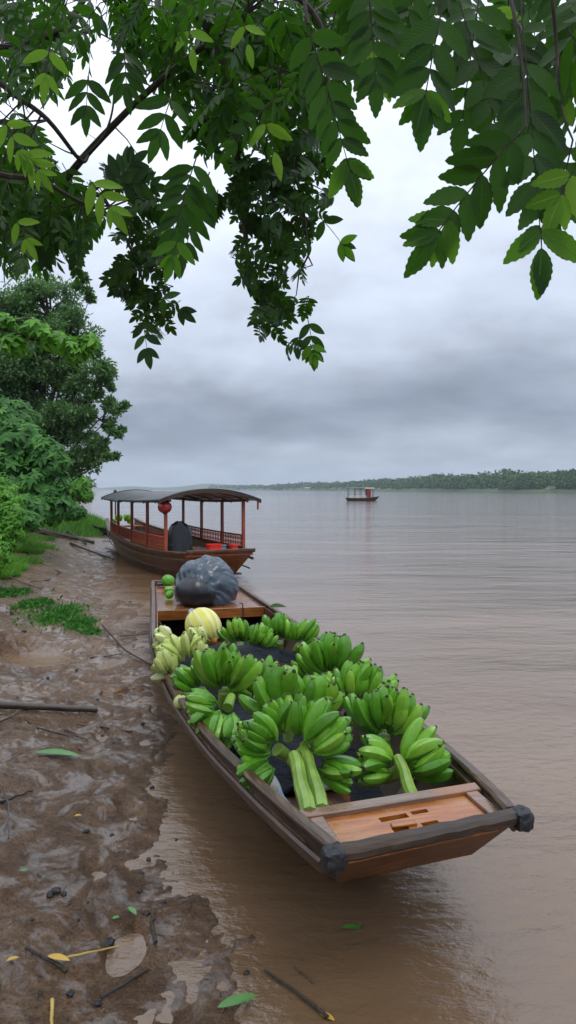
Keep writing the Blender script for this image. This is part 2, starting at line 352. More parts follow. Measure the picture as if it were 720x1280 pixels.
class LB:                                   # numpy leaf builder: many transformed copies of a quad template
    def __init__(s): s.v = []; s.q = []; s.uv = []; s.n = 0
    def add(s, T, P, X, Y, Z, S):           # template (verts, quads, uv); instances: origin, axes (n,3), scale (n,)
        tv, tq, tu = T; n = len(P)
        v = P[:, None, :]+S[:, None, None]*(tv[None, :, 0:1]*X[:, None, :]+tv[None, :, 1:2]*Y[:, None, :]+tv[None, :, 2:3]*Z[:, None, :])
        q = tq[None]+(np.arange(n)*len(tv))[:, None, None]+s.n
        s.v.append(v.reshape(-1, 3)); s.q.append(q.reshape(-1, 4)); s.uv.append(np.tile(tu, (n, 1))); s.n += n*len(tv)
    def build(s, name, m, parent=None):
        v = np.concatenate(s.v); q = np.concatenate(s.q); uv = np.concatenate(s.uv)
        if parent is not None: v = v-np.array(parent.matrix_basis.translation)
        me = bpy.data.meshes.new(name); me.vertices.add(len(v)); me.vertices.foreach_set('co', v.ravel())
        me.loops.add(q.size); me.loops.foreach_set('vertex_index', q.ravel().astype(np.int32))
        me.polygons.add(len(q)); me.polygons.foreach_set('loop_start', np.arange(0, q.size, 4, dtype=np.int32))
        me.polygons.foreach_set('use_smooth', np.ones(len(q), bool))
        ul = me.uv_layers.new(name='UVMap'); ul.data.foreach_set('uv', uv[q.ravel()].ravel().astype(np.float32))
        me.materials.append(M[m]); me.update(calc_edges=True); me.validate()
        o = bpy.data.objects.new(name, me); COL.objects.link(o)
        if parent: o.parent = parent
        return o
def leaf_template(seg=6, width=.36, fold=.10, curl=.12, serr=0.0, shape=1.0):
    vs = []; uv = []; qs = []
    for i in range(seg+1):
        u = i/seg; wd = width*(math.sin(math.pi*min(1, u**(.85*shape)))**.8)
        if i == 0: wd = .012
        if i == seg: wd = .004
        k = serr*width*(.5 if i % 2 else -.5)*(1 if 0 < i < seg else 0)
        zc = -curl*u*u
        vs += [(u+k*.6, -(wd/2+k), zc+fold*wd), (u, 0, zc), (u+k*.6, wd/2+k, zc+fold*wd)]; uv += [(u, -1), (u, 0), (u, 1)]
        if i < seg: a = i*3; qs += [(a, a+3, a+4, a+1), (a+1, a+4, a+5, a+2)]
    return np.array(vs), np.array(qs), np.array(uv)
def nrm(a): return a/np.maximum(np.linalg.norm(a, axis=-1, keepdims=True), 1e-9)
exec_order = []
# ------------------------------------------------------------------ setting: ground, water, far banks
def axis_pts(lo, a, b, hi, step, g):
    p = list(np.arange(a, b, step)); s = step; x = p[-1]
    while x < hi: s *= g; x += s; p.append(min(x, hi))
    s = step; x = p[0]; q = []
    while x > lo: s *= g; x -= s; q.append(max(x, lo))
    return np.array(q[::-1]+p)
def grid_mesh(name, X, Y, Z, m):
    ny, nx = Z.shape; v = np.stack([np.repeat(X[None], ny, 0), np.repeat(Y[:, None], nx, 1), Z], -1).reshape(-1, 3)
    i = np.arange(nx-1)[None]+np.arange(ny-1)[:, None]*nx; q = np.stack([i, i+1, i+nx+1, i+nx], -1).reshape(-1, 4)
    me = bpy.data.meshes.new(name); me.vertices.add(len(v)); me.vertices.foreach_set('co', v.ravel())
    me.loops.add(q.size); me.loops.foreach_set('vertex_index', q.ravel().astype(np.int32)); me.polygons.add(len(q))
    me.polygons.foreach_set('loop_start', np.arange(0, q.size, 4, dtype=np.int32)); me.polygons.foreach_set('use_smooth', np.ones(len(q), bool))
    me.materials.append(M[m]); me.update(calc_edges=True); o = bpy.data.objects.new(name, me); COL.objects.link(o); return o
EXT = 3400.0
X = axis_pts(-EXT, -2.9, .7, EXT, .013, 1.045); Y = axis_pts(-EXT, 1.3, 5.2, EXT, .014, 1.03)
XX, YY = np.meshgrid(X, Y)
tag(grid_mesh('ground', X, Y, ground_h(XX, YY), 'mud'), kind='structure')
Xw = axis_pts(-EXT, -4, 4, EXT, .5, 1.2); Yw = axis_pts(-EXT, 0, 20, EXT, .5, 1.15)
tag(grid_mesh('river', Xw, Yw, np.zeros((len(Yw), len(Xw))), 'water'), kind='structure')
for (a, b, rx, ry, lv) in PUD:
    if lv < .004: continue
    mb = MB(); n = 40; vs = [(a, b, lv)]
    for k in range(n):
        t = 2*math.pi*k/n; vs.append((a+rx*1.14*math.cos(t), b+ry*1.14*math.sin(t), lv))
    mb.add(vs, [(0, 1+k, 1+(k+1) % n) for k in range(n)]); tag(mb.build('puddle', 'puddle'), kind='structure')
FAR = [(1500, 300), (900, 350), (735, 420), (640, 480), (560, 560), (500, 700), (450, 860), (400, 1100), (350, 1400), (300, 1800), (255, 2300)]
def far_pt(px, d, z=0.0): return Vector(((px-360)/F*d, d, z))
mb = MB(); rings = []
for px, d in FAR:
    p = far_pt(px, d); dr = Vector((p.x, p.y, 0)).normalized(); k = 1+.1*math.sin(px*.05)
    rings.append([p+dr*a+Vector((0, 0, b*k)) for a, b in ((-6, -1.5), (0, .4), (6, 2.2), (30, 4.5), (120, 8), (420, 9), (430, -1.5))])
mb.loft(rings, True, True); tag(mb.build('far_bank', 'hill_green'), kind='structure')
mb = MB(); rings = []
for i in range(60):
    px = 120-500+i*15; d = 2750-60*math.sin(i*.2); hgt = 16+7*math.sin(i*.31)+4*math.sin(i*.9+1)+3*rng.random()
    if px > 250: hgt *= max(.25, 1-(px-250)/260)
    p = far_pt(px, d); rings.append([p+Vector((0, a, b)) for a, b in ((-30, -1.5), (0, 2), (40, hgt*.8), (110, hgt), (300, hgt*.8), (380, -1.5))])
mb.loft(rings, True, True); tag(mb.build('hills', 'hill_green'), kind='structure')
# far wood: a mass of crowns
tq = (np.array([(0, -.5, 0), (1, -.4, .1), (1, .5, 0), (0, .4, .12)]), np.array([(0, 1, 2, 3)]), np.array([(0, 0), (1, 0), (1, 1), (0, 1)]))
def crown_leaves(lb, T, c, r, n, size, shell=.55, upb=.2, flat=1.0):
    d = nrm(nr.normal(size=(n, 3))); rad = shell+(1-shell)*nr.rand(n)**.6
    lump = 1+.22*np.sin(d[:, 0]*5+c[0])*np.sin(d[:, 2]*6+c[1])
    P = np.array(c)+d*(rad*lump)[:, None]*np.array(r)
    Xa = nrm(d*.7+nr.normal(size=(n, 3))*.7+np.array([0, 0, upb])); Z = nrm(d+nr.normal(size=(n, 3))*.6+np.array([0, 0, .5]))
    Ya = nrm(np.cross(Z, Xa)); Z = np.cross(Xa, Ya); lb.add(T, P, Xa, Ya, Z, size*(.6+.8*nr.rand(n)))
lb = LB()
fx = np.array([a for a, b in FAR][::-1]); fd = np.array([b for a, b in FAR][::-1])
for i in range(1300):
    px = rng.uniform(262, 800); d = float(np.interp(px, fx, fd)); back = rng.random()**1.4
    k = d/560; h = rng.uniform(4.5, 8)*(.75+.5*fbm(np.array([px*.035]), np.array([back*2]), 2)[0]+.25*back)*(1.0 if px > 540 else .85)
    hh = h*(1 if back > .15 else .55)
    dd = d+4+back*70*k; r = hh*rng.uniform(.5, .8)
    z0 = 2+4*back+hh*.72
    crown_leaves(lb, tq, ((px-360)/F*dd, dd, z0), (r*1.2, r*1.1, hh*.62), 95, 1.15*max(1, k*.8), .4)
tag(lb.build('far_wood', 'leaf_wood'), 'dark green wood along the far bank of the river', 'wood', kind='stuff')
# small far houses
for i, (px, d, lab) in enumerate(((688, 452, 'tiny pale roofed house among trees on the far bank at the right edge'), (384, 1165, 'tiny white house on the far shore left of the distant ferry'))):
    k = .42 if i == 0 else .9
    e0 = empty('far_house', far_pt(px, d-14 if i else d-8, 2.0), 0, label=lab, cat='house')
    MB().box((0, 0, 1.1*k), (9*k, 5, 2.4*k)).build('wall', 'canopy_tan', e0)
    r = MB(); r.loft([[(-5*k, -3, 2.3*k), (-5*k, 3, 2.3*k), (-5*k, 0, 3.6*k)], [(5*k, -3, 2.3*k), (5*k, 3, 2.3*k), (5*k, 0, 3.6*k)]]); r.build('roof', 'roof_felt' if i == 0 else 'canopy_tan', e0, smooth=False)
    for sx in (-2.6, 0, 2.6): MB().box((sx*k, -2.53, 1.2*k), (1.1*k, .06, 1*k)).build('window', 'black_plastic', e0)
# haze
hz = MB().box((0, 0, 43.5), (2*EXT+8, 2*EXT+8, 95)); hm = bpy.data.materials.new('haze_air'); hm.use_nodes = True; ht = hm.node_tree; ht.nodes.clear()
ho = ht.nodes.new('ShaderNodeOutputMaterial'); hv = ht.nodes.new('ShaderNodeVolumePrincipled'); hv.inputs['Color'].default_value = (.80, .88, 1, 1); hv.inputs['Density'].default_value = .00027; hv.inputs['Anisotropy'].default_value = .2
ht.links.new(hv.outputs[0], ho.inputs['Volume']); M['haze'] = hm; tag(hz.build('haze', 'haze', smooth=False), kind='stuff')

# ------------------------------------------------------------------ the laden sampan
A0 = Vector((.455, 2.25, 0)); AX = Vector((-.238, .971, 0)).normalized(); RZ = math.atan2(AX.y, AX.x)-math.pi/2   # local +Y runs to the stern, +X to the right
SAMP = [(0, .335, .50, .20, .25, .30), (.35, .405, .475, .42, .235, .19), (.8, .47, .43, .85, .24, .08), (1.3, .54, .40, 1.3, .27, -.02), (2.1, .62, .38, 2.1, .33, -.09),
        (3.1, .665, .37, 3.1, .40, -.1), (4.0, .66, .37, 4.0, .42, -.1), (5.0, .60, .39, 4.95, .39, -.08), (6.0, .545, .41, 5.9, .36, -.03), (6.95, .50, .44, 6.8, .33, .1)]
def interp_sec(S, s):
    ks = [r[0] for r in S]; out = []
    for c in range(6):
        # smooth by averaging three linear samples
        out.append(sum(float(np.interp(q, ks, [r[c] for r in S])) for q in (max(0, s-.22), s, min(ks[-1], s+.22)))/3 if 0.25 < s < ks[-1]-.25 else float(np.interp(s, ks, [r[c] for r in S])))
    return out
def hull_mesh(S, n=44, th=.028, floor=.03, flare=.45):
    mb = MB(); rings = []; Lm = S[-1][0]
    for i in range(n+1):
        s = Lm*i/n; st, wt, zt, sb, wb, zb = interp_sec(S, s)
        def pt(k, off=0, up=0):          # k=1 top, 0 bottom
            f = k; wv = wb+(wt-wb)*(f**.8); sv = sb+(st-sb)*f; zv = zb+(zt-zb)*f
            return wv-off, sv, zv+up
        o = [pt(1), pt(.66), pt(.33), pt(0)]; inn = [pt(0, th, floor), pt(.33, th, floor*.6), pt(.66, th), pt(1, th)]
        ring = [(x, y, zq) for x, y, zq in o]+[(-x, y, zq) for x, y, zq in o[::-1]]+[(-x, y, zq) for x, y, zq in inn[::-1]]+[(x, y, zq) for x, y, zq in inn]
        rings.append(ring)
    mb.loft(rings, True, True); return mb
def rail_pts(S, side, dx=0, dz=0, s0=0, s1=None, n=40):
    s1 = S[-1][0] if s1 is None else s1; P = []
    for i in range(n+1):
        s = s0+(s1-s0)*i/n; st, wt, zt, *_ = interp_sec(S, s); P.append(Vector((side*(wt+dx), st, zt+dz)))
    return P
boat = empty('cargo_sampan', A0, RZ, label='open wooden boat heaped with green bananas moored beside the muddy bank', cat='boat')
hull_mesh(SAMP).build('hull', 'wood_hull', boat, ang=50)
def rectp(w_, h_, ch=.008): a = w_/2; b = h_/2; return [(-a, -b+ch), (-a+ch, -b), (a-ch, -b), (a, -b+ch), (a, b-ch), (a-ch, b), (-a+ch, b), (-a, b-ch)]
for sd_ in (-1, 1):
    MB().sweep(rail_pts(SAMP, sd_, -.012, .018, .03), rectp(.046, .026)).build('gunwale', 'wood_gunwale', boat)
    MB().sweep(rail_pts(SAMP, sd_, .012, -.05, .06), rectp(.024, .045)).build('rubbing_strake', 'wood_plank', boat)
    MB().sweep(rail_pts(SAMP, sd_, -.046, -.052, .28, 6.7), rectp(.014, .10, .004)).build('inner_plank', 'wood_varnished' if sd_ < 0 else 'wood_plank', boat)
    # ribs
    for k in range(9):
        s = .95+k*.66; st, wt, zt, sb, wb, zb = interp_sec(SAMP, s)
        MB().tube([(sd_*(wb-.05), s, zb+.04), (sd_*((wb+wt)/2-.05), s, (zb+zt)/2), (sd_*(wt-.055), s, zt-.06)], .02, 4).build('rib', 'wood_plank', boat)
# floor boards
for k in range(7):
    xc = (k-3)*.118; s0, s1 = .46, 6.1
    P = []; wl = [interp_sec(SAMP, s0+(s1-s0)*i/16) for i in range(17)]
    MB().sweep([(xc*(r[4]/.47)*.95, s0+(s1-s0)*i/16, max(r[5]+.05, .015)+.0) for i, r in enumerate(wl)], rectp(.108, .018, .003)).build('floor_board', 'wood_plank' if k % 2 else 'wood_brown_boat', boat)
# bow: transom, fore deck, end beam and its black caps
def xw(s): return interp_sec(SAMP, s)[1]
def zt(s): return interp_sec(SAMP, s)[2]
tr = MB(); a = SAMP[0]
tr.loft([[(-a[1], .0, a[2]-.01), (a[1], .0, a[2]-.01), (a[4]+.01, a[3]-.01, a[5]), (-a[4]-.01, a[3]-.01, a[5])], [(-a[1], .03, a[2]-.01), (a[1], .03, a[2]-.01), (a[4]+.01, a[3]+.03, a[5]+.01), (-a[4]-.01, a[3]+.03, a[5]+.01)]])
tr.build('transom', 'wood_transom', boat, smooth=False)
bm_ = MB(); bm_.sweep([(-.345+.69*i/16, -.004+.002*math.sin(i*1.7), .510+.0015*math.sin(i*2.3)) for i in range(17)], [(u*(1+.0), v) for u, v in rectp(.062, .042, .012)]); bm_.build('end_beam', 'wood_beam', boat)
for sd_ in (-1, 1):
    cap = MB(); cap.ellipsoid((sd_*.345, -.010, .502), (.038, .043, .037), 32, 20, fn=lambda d, th, ph: 1.0/max(abs(d.x), abs(d.y), abs(d.z))**.6*.92*(1+.03*math.sin(ph*5+sd_*2)+.03*math.sin(th*7+ph*2)))
    cap.build('rubber_cap', 'black_rubber', boat, ang=25)
fd = empty
ps = MB().box((0, .315, zt(.315)-.004), (2*xw(.315)-.08, .058, .034), jit=.002); ps.build('deck_frame', 'wood_frame', boat, bevel=.004)
for sd_ in (-1, 1):
    MB().box((sd_*(xw(.17)-.062), .158, .472), (.05, .25, .026)).build('deck_frame', 'wood_frame', boat, bevel=.003)
# deck planks with the four slots cut between them
zd = .462; x0, x1 = -xw(.17)+.09, xw(.17)-.09; y0, y1 = .03, .285
slots = [(-.095, .012, .200, .232), (.03, .095, .212, .238), (-.080, -.020, .095, .150), (.03, .095, .118, .148)]
xs = sorted({x0, x1, -.17, .14, *[q for s in slots for q in s[:2]]}); ys = sorted({y0, y1, .095, .17, *[q for s in slots for q in s[2:]]})
dk = MB()
for i in range(len(xs)-1):
    for j in range(len(ys)-1):
        cx, cy = (xs[i]+xs[i+1])/2, (ys[j]+ys[j+1])/2
        if any(s[0] < cx < s[1] and s[2] < cy < s[3] for s in slots): continue
        dk.box((cx, cy, zd), (xs[i+1]-xs[i], ys[j+1]-ys[j], .018))
dk.build('fore_deck', 'wood_panel', boat, smooth=False)
MB().box((-.03, .155, zd+.013), (.09, .03, .008), Matrix.Rotation(-.1, 3, 'Z')).build('hatch_batten', 'wood_panel', boat, bevel=.002)
MB().box((0, .19, .425), (.42, .17, .01)).build('slot_shade', 'black_plastic', boat)  # black sheet below the slots, its colour stands in for shade in the holes
# stern: deck, its front beam, transom, corner fitting
sdk = MB(); sr = []
for s in (5.18, 5.6, 6.0, 6.5, 6.93): sr.append([(-xw(s)+.05, s, zt(s)-.035), (xw(s)-.05, s, zt(s)-.035), (xw(s)-.05, s, zt(s)-.01), (-xw(s)+.05, s, zt(s)-.01)])
sdk.loft(sr); sdk.build('stern_deck', 'wood_varnished', boat, smooth=False)
MB().box((0, 5.15, zt(5.15)-.045), (2*xw(5.15)-.07, .035, .10)).build('deck_beam', 'wood_varnished', boat, bevel=.004)
st_ = MB(); b = SAMP[-1]
st_.loft([[(-b[1], 6.95, b[2]), (b[1], 6.95, b[2]), (b[4], 6.8, b[5]), (-b[4], 6.8, b[5])], [(-b[1], 6.98, b[2]), (b[1], 6.98, b[2]), (b[4], 6.83, b[5]), (-b[4], 6.83, b[5])]]); st_.build('transom', 'wood_plank', boat, smooth=False)
MB().box((0, 6.95, .455), (1.0, .06, .04)).build('end_beam', 'wood_gunwale', boat, bevel=.005)
cf = MB(); cf.box((-.40, 6.72, .455), (.11, .10, .03)); cf.build('corner_fitting', 'black_rubber', boat, bevel=.008)
MB().tube([(.30, 5.22, .43), (.31, 5.13, .44), (.32, 5.12, .36), (.30, 5.11, .22)], .006, 6).build('lashing_cord', 'black_plastic', boat)
for ch in boat.children:                    # the bow is cut a little askew
    for v_ in ch.data.vertices: v_.co.y += .15*max(0, 1-max(0, v_.co.y)/.9)*v_.co.x
BM = boat.matrix_basis.copy()
def B(x, y, zq): return BM @ Vector((x, y, zq))

# ------------------------------------------------------------------ bananas
def finger(bend=.5, fat=.16, k=0):
    mb = MB(); rings = []; n = 10; seg = 12
    prof = [(0, .34), (.06, .36), (.13, .52), (.22, .80), (.34, .97), (.5, 1.03), (.65, 1.0), (.78, .88), (.87, .68), (.94, .44), (.975, .26), (1.0, .20)]
    R_ = 1/bend if bend else 1e6; vs = []
    for i, (u, r) in enumerate(prof):
        th = bend*u; y = R_*(1-math.cos(th)); zq = R_*math.sin(th); t = Vector((0, math.sin(th), math.cos(th))); a = Vector((1, 0, 0)); b_ = t.cross(a)
        rings.append([Vector((0, y, zq))+(a*math.cos(2*math.pi*j/n+k)+b_*math.sin(2*math.pi*j/n+k))*fat*r*(1+.05*math.cos(5*(2*math.pi*j/n))) for j in range(n)])
    for i in range(len(rings)-1): mb.loft([rings[i], rings[i+1]], True, False, 1 if i >= len(rings)-2 else 0)
    # weld rings
    mb.add(rings[-1], [tuple(range(n))], 1); mb.add(rings[0], [tuple(range(n))[::-1]], 0); return mb
FING = {}
def finger_mesh(kind, v):
    if (kind, v) not in FING:
        bend, fat = [(.55, .150), (.70, .160), (.42, .152), (.85, .165)][v]
        if kind == 'pale': fat *= 1.15
        me = finger(bend, fat).build('banana', [{'g': 'banana_skin', 'pale': 'pale_banana_skin'}[kind], 'blossom_end'])
        import bmesh
        bm = bmesh.new(); bm.from_mesh(me.data); bmesh.ops.remove_doubles(bm, verts=bm.verts, dist=1e-4); bm.to_mesh(me.data); bm.free()
        FING[(kind, v)] = me.data; bpy.data.objects.remove(me)
    return FING[(kind, v)]
CR, CU, CT = Vector((1, 0, 0)), Vector((0, .42, .91)).normalized(), Vector((0, -.91, .42)).normalized()
def put_finger(root, P, d, bendto, ln, kind):
    d = d.normalized(); y = (bendto-d*bendto.dot(d))
    if y.length < 1e-3: y = Vector((0, 0, 1))
    y.normalize(); x = y.cross(d); v = rng.randrange(4)
    o = bpy.data.objects.new('banana', finger_mesh(kind, v)); COL.objects.link(o); o.parent = root
    Mx = Matrix((x, y, d)).transposed().to_4x4(); f = rng.uniform(.92, 1.08)
    # start direction is turned away from the bend so that the chord points along d
    th = -[.55, .70, .42, .85][v]*.5
    Mx = Matrix.Translation(P-Vector(root.location)) @ Mx @ Matrix.Rotation(th, 4, 'X') @ Matrix.Diagonal((ln*f*.95, ln*f*.95, ln*f, 1))
    o.matrix_basis = Mx
def new_bunch(c, lab, kind='g', grp='banana bunches heaped in the boat'):
    r = empty('banana_bunch', c, 0, label=lab, cat='bananas'); r['group'] = grp; return r
def fan(c, ang, A, lab, ln=.15, n=(11, 9, 6), taus=(-.25, .25, .75), kind='g', stalk=None, lean=0.0, sp=.055, jit=.09, root=None, scale=1.0):
    c = Vector(c); r = root or new_bunch(c, lab, kind)
    a = math.radians(ang); Fv = CU*math.cos(a)+CR*math.sin(a); S = CR*math.cos(a)-CU*math.sin(a); T = CT
    if lean: Fv = (Fv+T*lean).normalized(); T = (T-Fv*T.dot(Fv)).normalized()
    for q, (k, tau) in enumerate(zip(n, taus)):
        for i in range(k):
            ph = A*(1-.12*q)*(-1+2*(i+.5)/k)+rng.uniform(-jit, jit)*1.1
            if rng.random() < .10 and kind == 'g': continue
            rad = Fv*math.cos(ph)+S*math.sin(ph)
            d = rad*math.cos(tau)+T*math.sin(tau)+Vector((rng.uniform(-jit, jit), rng.uniform(-jit, jit), rng.uniform(-jit, jit)))*1.15
            P = c+rad*sp*scale*(.6+.1*q)+T*(q*.03-.02)*scale
            put_finger(r, P, d, Fv*.8+T*.45, ln*1.24*scale*(1-.06*q)*rng.uniform(.86, 1.06), kind)
    if kind == 'g' and root is None:
        m = MB(); m.tube([c-T*.02, c-T*.05-Fv*.03, c-T*.10-Fv*.07], [.030, .028, .024], 10); m.build('crown', 'stalk', r, world=True)
    if stalk:
        p0, p1, rd = stalk; pts = [Vector(p0)+(Vector(p1)-Vector(p0))*k/5 for k in range(6)]
        m = MB(); pts = [p+Vector((.003*math.sin(k*1.9+c.x*9), 0, .004*math.sin(k*math.pi/5))) for k, p in enumerate(pts)]; m.tube(pts, [rd*.92, rd*1.02, rd*.98, rd*1.05, rd*1.1, rd*1.12], 18, rib=.045, tw=.05); m.build('stalk', 'stalk', r, world=True, ang=25)
    return r
def stem_bunch(c, ax, lab, hands, ln=.14, view=None, A=1.5, up=.35, kind='g', root=None):
    """hands of fingers set round a stem: hands = list of (distance along the stem, count, half angle, turn)"""
    c = Vector(c); ax = Vector(ax).normalized(); r = root or new_bunch(c, lab, kind); T = view or CT
    T = (T-ax*T.dot(ax)).normalized(); S = ax.cross(T)
    for t, k, A_, turn in hands:
        for i in range(k):
            ph = turn+A_*(-1+2*(i+.5)/k)+rng.uniform(-.06, .06); rad = T*math.cos(ph)+S*math.sin(ph)
            put_finger(r, c+ax*t+rad*.03, rad*.85+ax*up+Vector((rng.uniform(-.08, .08), 0, rng.uniform(-.08, .08))), ax, ln, kind)
    return r
def P3(px, py, z): return at_z(px, py, z)
def stalk_to(px0, py0, z0, px1, py1, z1, rd): return (P3(px0, py0, z0), P3(px1, py1, z1), rd)
# crumpled sheets lying in the boat, under and between the bunches
def sheet(name, cx, cy, sx, sy, zf, m, lab, seed=0, rot=0.0, nx=46, ny=46, amp=.05, cat='plastic sheet', group=None, tz=0.004):
    mb = MB(); vs = []
    for j in range(ny+1):
        for i in range(nx+1):
            u = (i/nx-.5)*2; v = (j/ny-.5)*2; x = u*sx; y = v*sy
            ed = 1+.08*math.sin(v*7+seed)+.06*math.sin(u*9+seed*2)
            xr = (x*math.cos(rot)-y*math.sin(rot))*ed; yr = (x*math.sin(rot)+y*math.cos(rot))*ed
            q = float(fbm(np.array([x*6+seed*3.7]), np.array([y*9+seed]), 3)[0]); rg = abs(float(fbm(np.array([x*9+y*5+seed]), np.array([y*4-x*3]), 2)[0]))
            vs.append(B(cx+xr, cy+yr, zf(u, v)+amp*q-amp*rg))
    fs = [(j*(nx+1)+i, j*(nx+1)+i+1, (j+1)*(nx+1)+i+1, (j+1)*(nx+1)+i) for j in range(ny) for i in range(nx)]
    c = B(cx, cy, .1); vs = [p-c for p in vs]; mb.add(vs, fs); o = mb.build(name, m); o.location = c
    so_ = o.modifiers.new('thickness', 'SOLIDIFY'); so_.thickness = tz
    return tag(o, lab, cat, group)
def mound(h, k=1.0): return lambda u, v: .07+h*max(0, (1-abs(u)**2.6))*max(0, (1-abs(v)**3))*k
sheet('plastic_sheet', .02, 2.15, .36, .75, mound(.18), 'dark_sheet', 'dark blue plastic sheet bulging under the nearest banana bunches', 1)
sheet('plastic_sheet', -.02, 3.65, .42, .80, mound(.24), 'dark_sheet', 'dark plastic sheet under the bunches in the middle of the boat', 2)
sheet('plastic_sheet', .05, 3.02, .30, .17, lambda u, v: .40+.07*(1-u*u)-.06*v*v-.03*u, 'dark_sheet', 'folded dark blue sheet showing between the front and rear banana heaps', 3, .25, amp=.03)
sheet('plastic_sheet', .13, .98, .075, .26, lambda u, v: .26+.10*v, 'dark_sheet', 'dark blue sheet hanging down between the centre stalks and the right bunch', 4, -.18, amp=.018)
sheet('plastic_sheet', -.26, 1.20, .07, .16, lambda u, v: .20+.07*v-.04*u, 'sky_blue_sheet', 'pale blue sheet showing at the left inner side below the bananas', 5, .2, amp=.012)
# --- bunches (crown position, fan heading in degrees from up, half spread)
fan(P3(412, 846, .46), 4, 1.5, 'green banana bunch farthest back along the right gunwale, fan upright with stalk showing', .165, (13, 11, 5), (-.1, .35, .8), stalk=stalk_to(410, 838, .47, 402, 876, .34, .024), scale=1.25)
fan(P3(448, 884, .44), 6, 1.4, 'second green banana fan from the back along the right gunwale, below the farthest fan', .160, (12, 9, 5), (-.1, .3, .8), scale=1.12)
fan(P3(481, 920, .45), 4, 1.55, 'largest green banana fan on the right side, above the bunch with the short stalk', .170, (14, 12, 7), (-.15, .3, .75), stalk=stalk_to(474, 905, .46, 486, 950, .30, .024), scale=1.08)
b4 = fan(P3(503, 962, .43), 62, 1.15, 'green banana bunch nearest the right bow corner with a short cut stalk', .150, (9, 8, 5), (-.15, .35, .75), stalk=stalk_to(498, 948, .48, 517, 1000, .42, .023), scale=1.03)
fan(P3(496, 962, .43), -72, 1.2, '', .140, (7, 6, 3), (-.1, .4, .8), root=b4)
b7 = fan(P3(360, 902, .50), 0, 1.35, 'arched green banana bunch lying behind the two bunches with the long stalks', .165, (12, 9), (.05, .55), sp=.085, scale=1.12)
fan(P3(385, 895, .50), 50, .9, '', .165, (6, 5), (.1, .6), root=b7)
b6 = fan(P3(346, 936, .50), -62, 1.25, 'bushy green banana bunch left of the thick pale stalk with its orange cut end', .140, (9, 9, 7, 5), (-.2, .3, .75, 1.1), stalk=stalk_to(368, 945, .53, 386, 1018, .47, .027), sp=.05)
fan(P3(345, 950, .46), -125, .9, '', .135, (6, 5, 4), (.1, .5, .9), root=b6); fan(P3(352, 925, .50), -15, .8, '', .14, (5, 4), (.1, .5), root=b6)
ct = MB(); pq = P3(368, 945, .53); ct.ellipsoid(pq, (.024, .024, .022), 12, 8); ct.build('cut_end', 'stalk_cut', b6, world=True)
b5 = fan(P3(382, 938, .53), 55, 1.15, 'full green banana bunch right of the thick stalks, hanging toward the right', .155, (9, 9, 6), (-.15, .35, .8), stalk=stalk_to(380, 932, .52, 403, 1013, .47, .024), sp=.05)
fan(P3(394, 952, .48), 115, .8, '', .135, (5, 4), (.1, .6), root=b5); fan(P3(376, 928, .53), -2, .7, '', .14, (5, 4), (.2, .7), root=b5)
fan(P3(279, 864, .48), 8, 1.5, 'green banana fan on the left side spreading upward beside the pale fruit', .165, (13, 10, 5), (-.1, .35, .8), scale=1.18)
b9 = fan(P3(284, 884, .47), 190, 1.1, 'drooping green banana bunch against the left inner side below the upright fan', .14, (8, 8, 6), (.1, .6, 1.0), sp=.06, scale=1.1)
fan(P3(276, 886, .46), -80, 1.0, '', .135, (7, 6, 4), (.1, .6, 1.0), root=b9, scale=1.05)
fan(P3(300, 804, .42), -5, 1.5, 'small green banana bunch at the back beside the round yellow melon', .125, (9, 8, 5), (0, .5, 1.0), jit=.3, scale=1.1)
fan(P3(322, 812, .42), 35, 1.5, 'stubby green banana bunch in the middle of the back row before the dark hollow', .12, (8, 7, 5), (0, .5, 1.0), jit=.3, scale=1.1)
fan(P3(350, 802, .44), 5, 1.5, 'green banana bunch in the back row touching the right gunwale', .135, (10, 8, 5), (0, .5, 1.0), jit=.3, scale=1.15)
fan(P3(374, 806, .44), 40, 1.3, 'green banana bunch at the right end of the back row, dark leaf above it', .13, (8, 7, 4), (0, .5, .9), jit=.25, scale=1.15)
fan(P3(322, 868, .42), -30, 1.4, 'half buried green banana bunch between the left upright fan and the arched bunch', .14, (8, 6), (0, .5), scale=1.1)
fan(P3(412, 880, .36), -30, 1.3, 'half buried green banana bunch behind the arched bunch, near the boat middle', .14, (8, 6), (0, .5))
for q_, (px, py, zq, a_, sc_) in enumerate(((336, 862, .36, 20, .85), (250, 862, .38, -50, .95), (390, 846, .36, -25, .9))):
    fan(P3(px, py, zq), a_, 1.6, ['deep set green banana bunch just in front of the folded dark sheet', 'deep set green banana bunch between pale fruit and the left upright fan', 'deep set green banana bunch left of the farthest right fan', 'deep set green banana bunch at the boat middle below the second right fan', 'deep set green banana bunch between the drooping bunch and the arched bunch', 'deep set green banana bunch left of the bunch nearest the bow corner'][q_], .145, (9, 7, 4), (0, .5, 1.0), jit=.22, scale=sc_)
# pale bunches
pg = 'pale bananas at the left side of the boat'
fan(P3(228, 832, .43), -60, 1.4, 'pale yellow green banana bunch lying along the left gunwale', .165, (8, 6, 3), (0, .45, .9), kind='pale', jit=.2)['group'] = pg
fan(P3(240, 826, .46), 20, 1.1, 'pale banana bunch in front of the round melon', .135, (5, 4), (.1, .6), kind='pale', jit=.2)['group'] = pg
fan(P3(238, 850, .38), 200, 1.1, 'lowest pale banana bunch tucked beside the left gunwale and green fan', .13, (5, 4), (.3, .7), kind='pale', jit=.2)['group'] = pg
fan(P3(250, 812, .42), -20, 1.1, 'pale banana bunch pressed against the foot of the round yellow melon', .13, (6, 5, 3), (0, .5, .9), kind='pale', jit=.25)['group'] = pg
fan(P3(214, 846, .38), -20, 1.1, 'pale banana bunch squeezed against the left gunwale halfway down the pale heap', .13, (6, 5, 3), (0, .5, .9), kind='pale', jit=.25)['group'] = pg
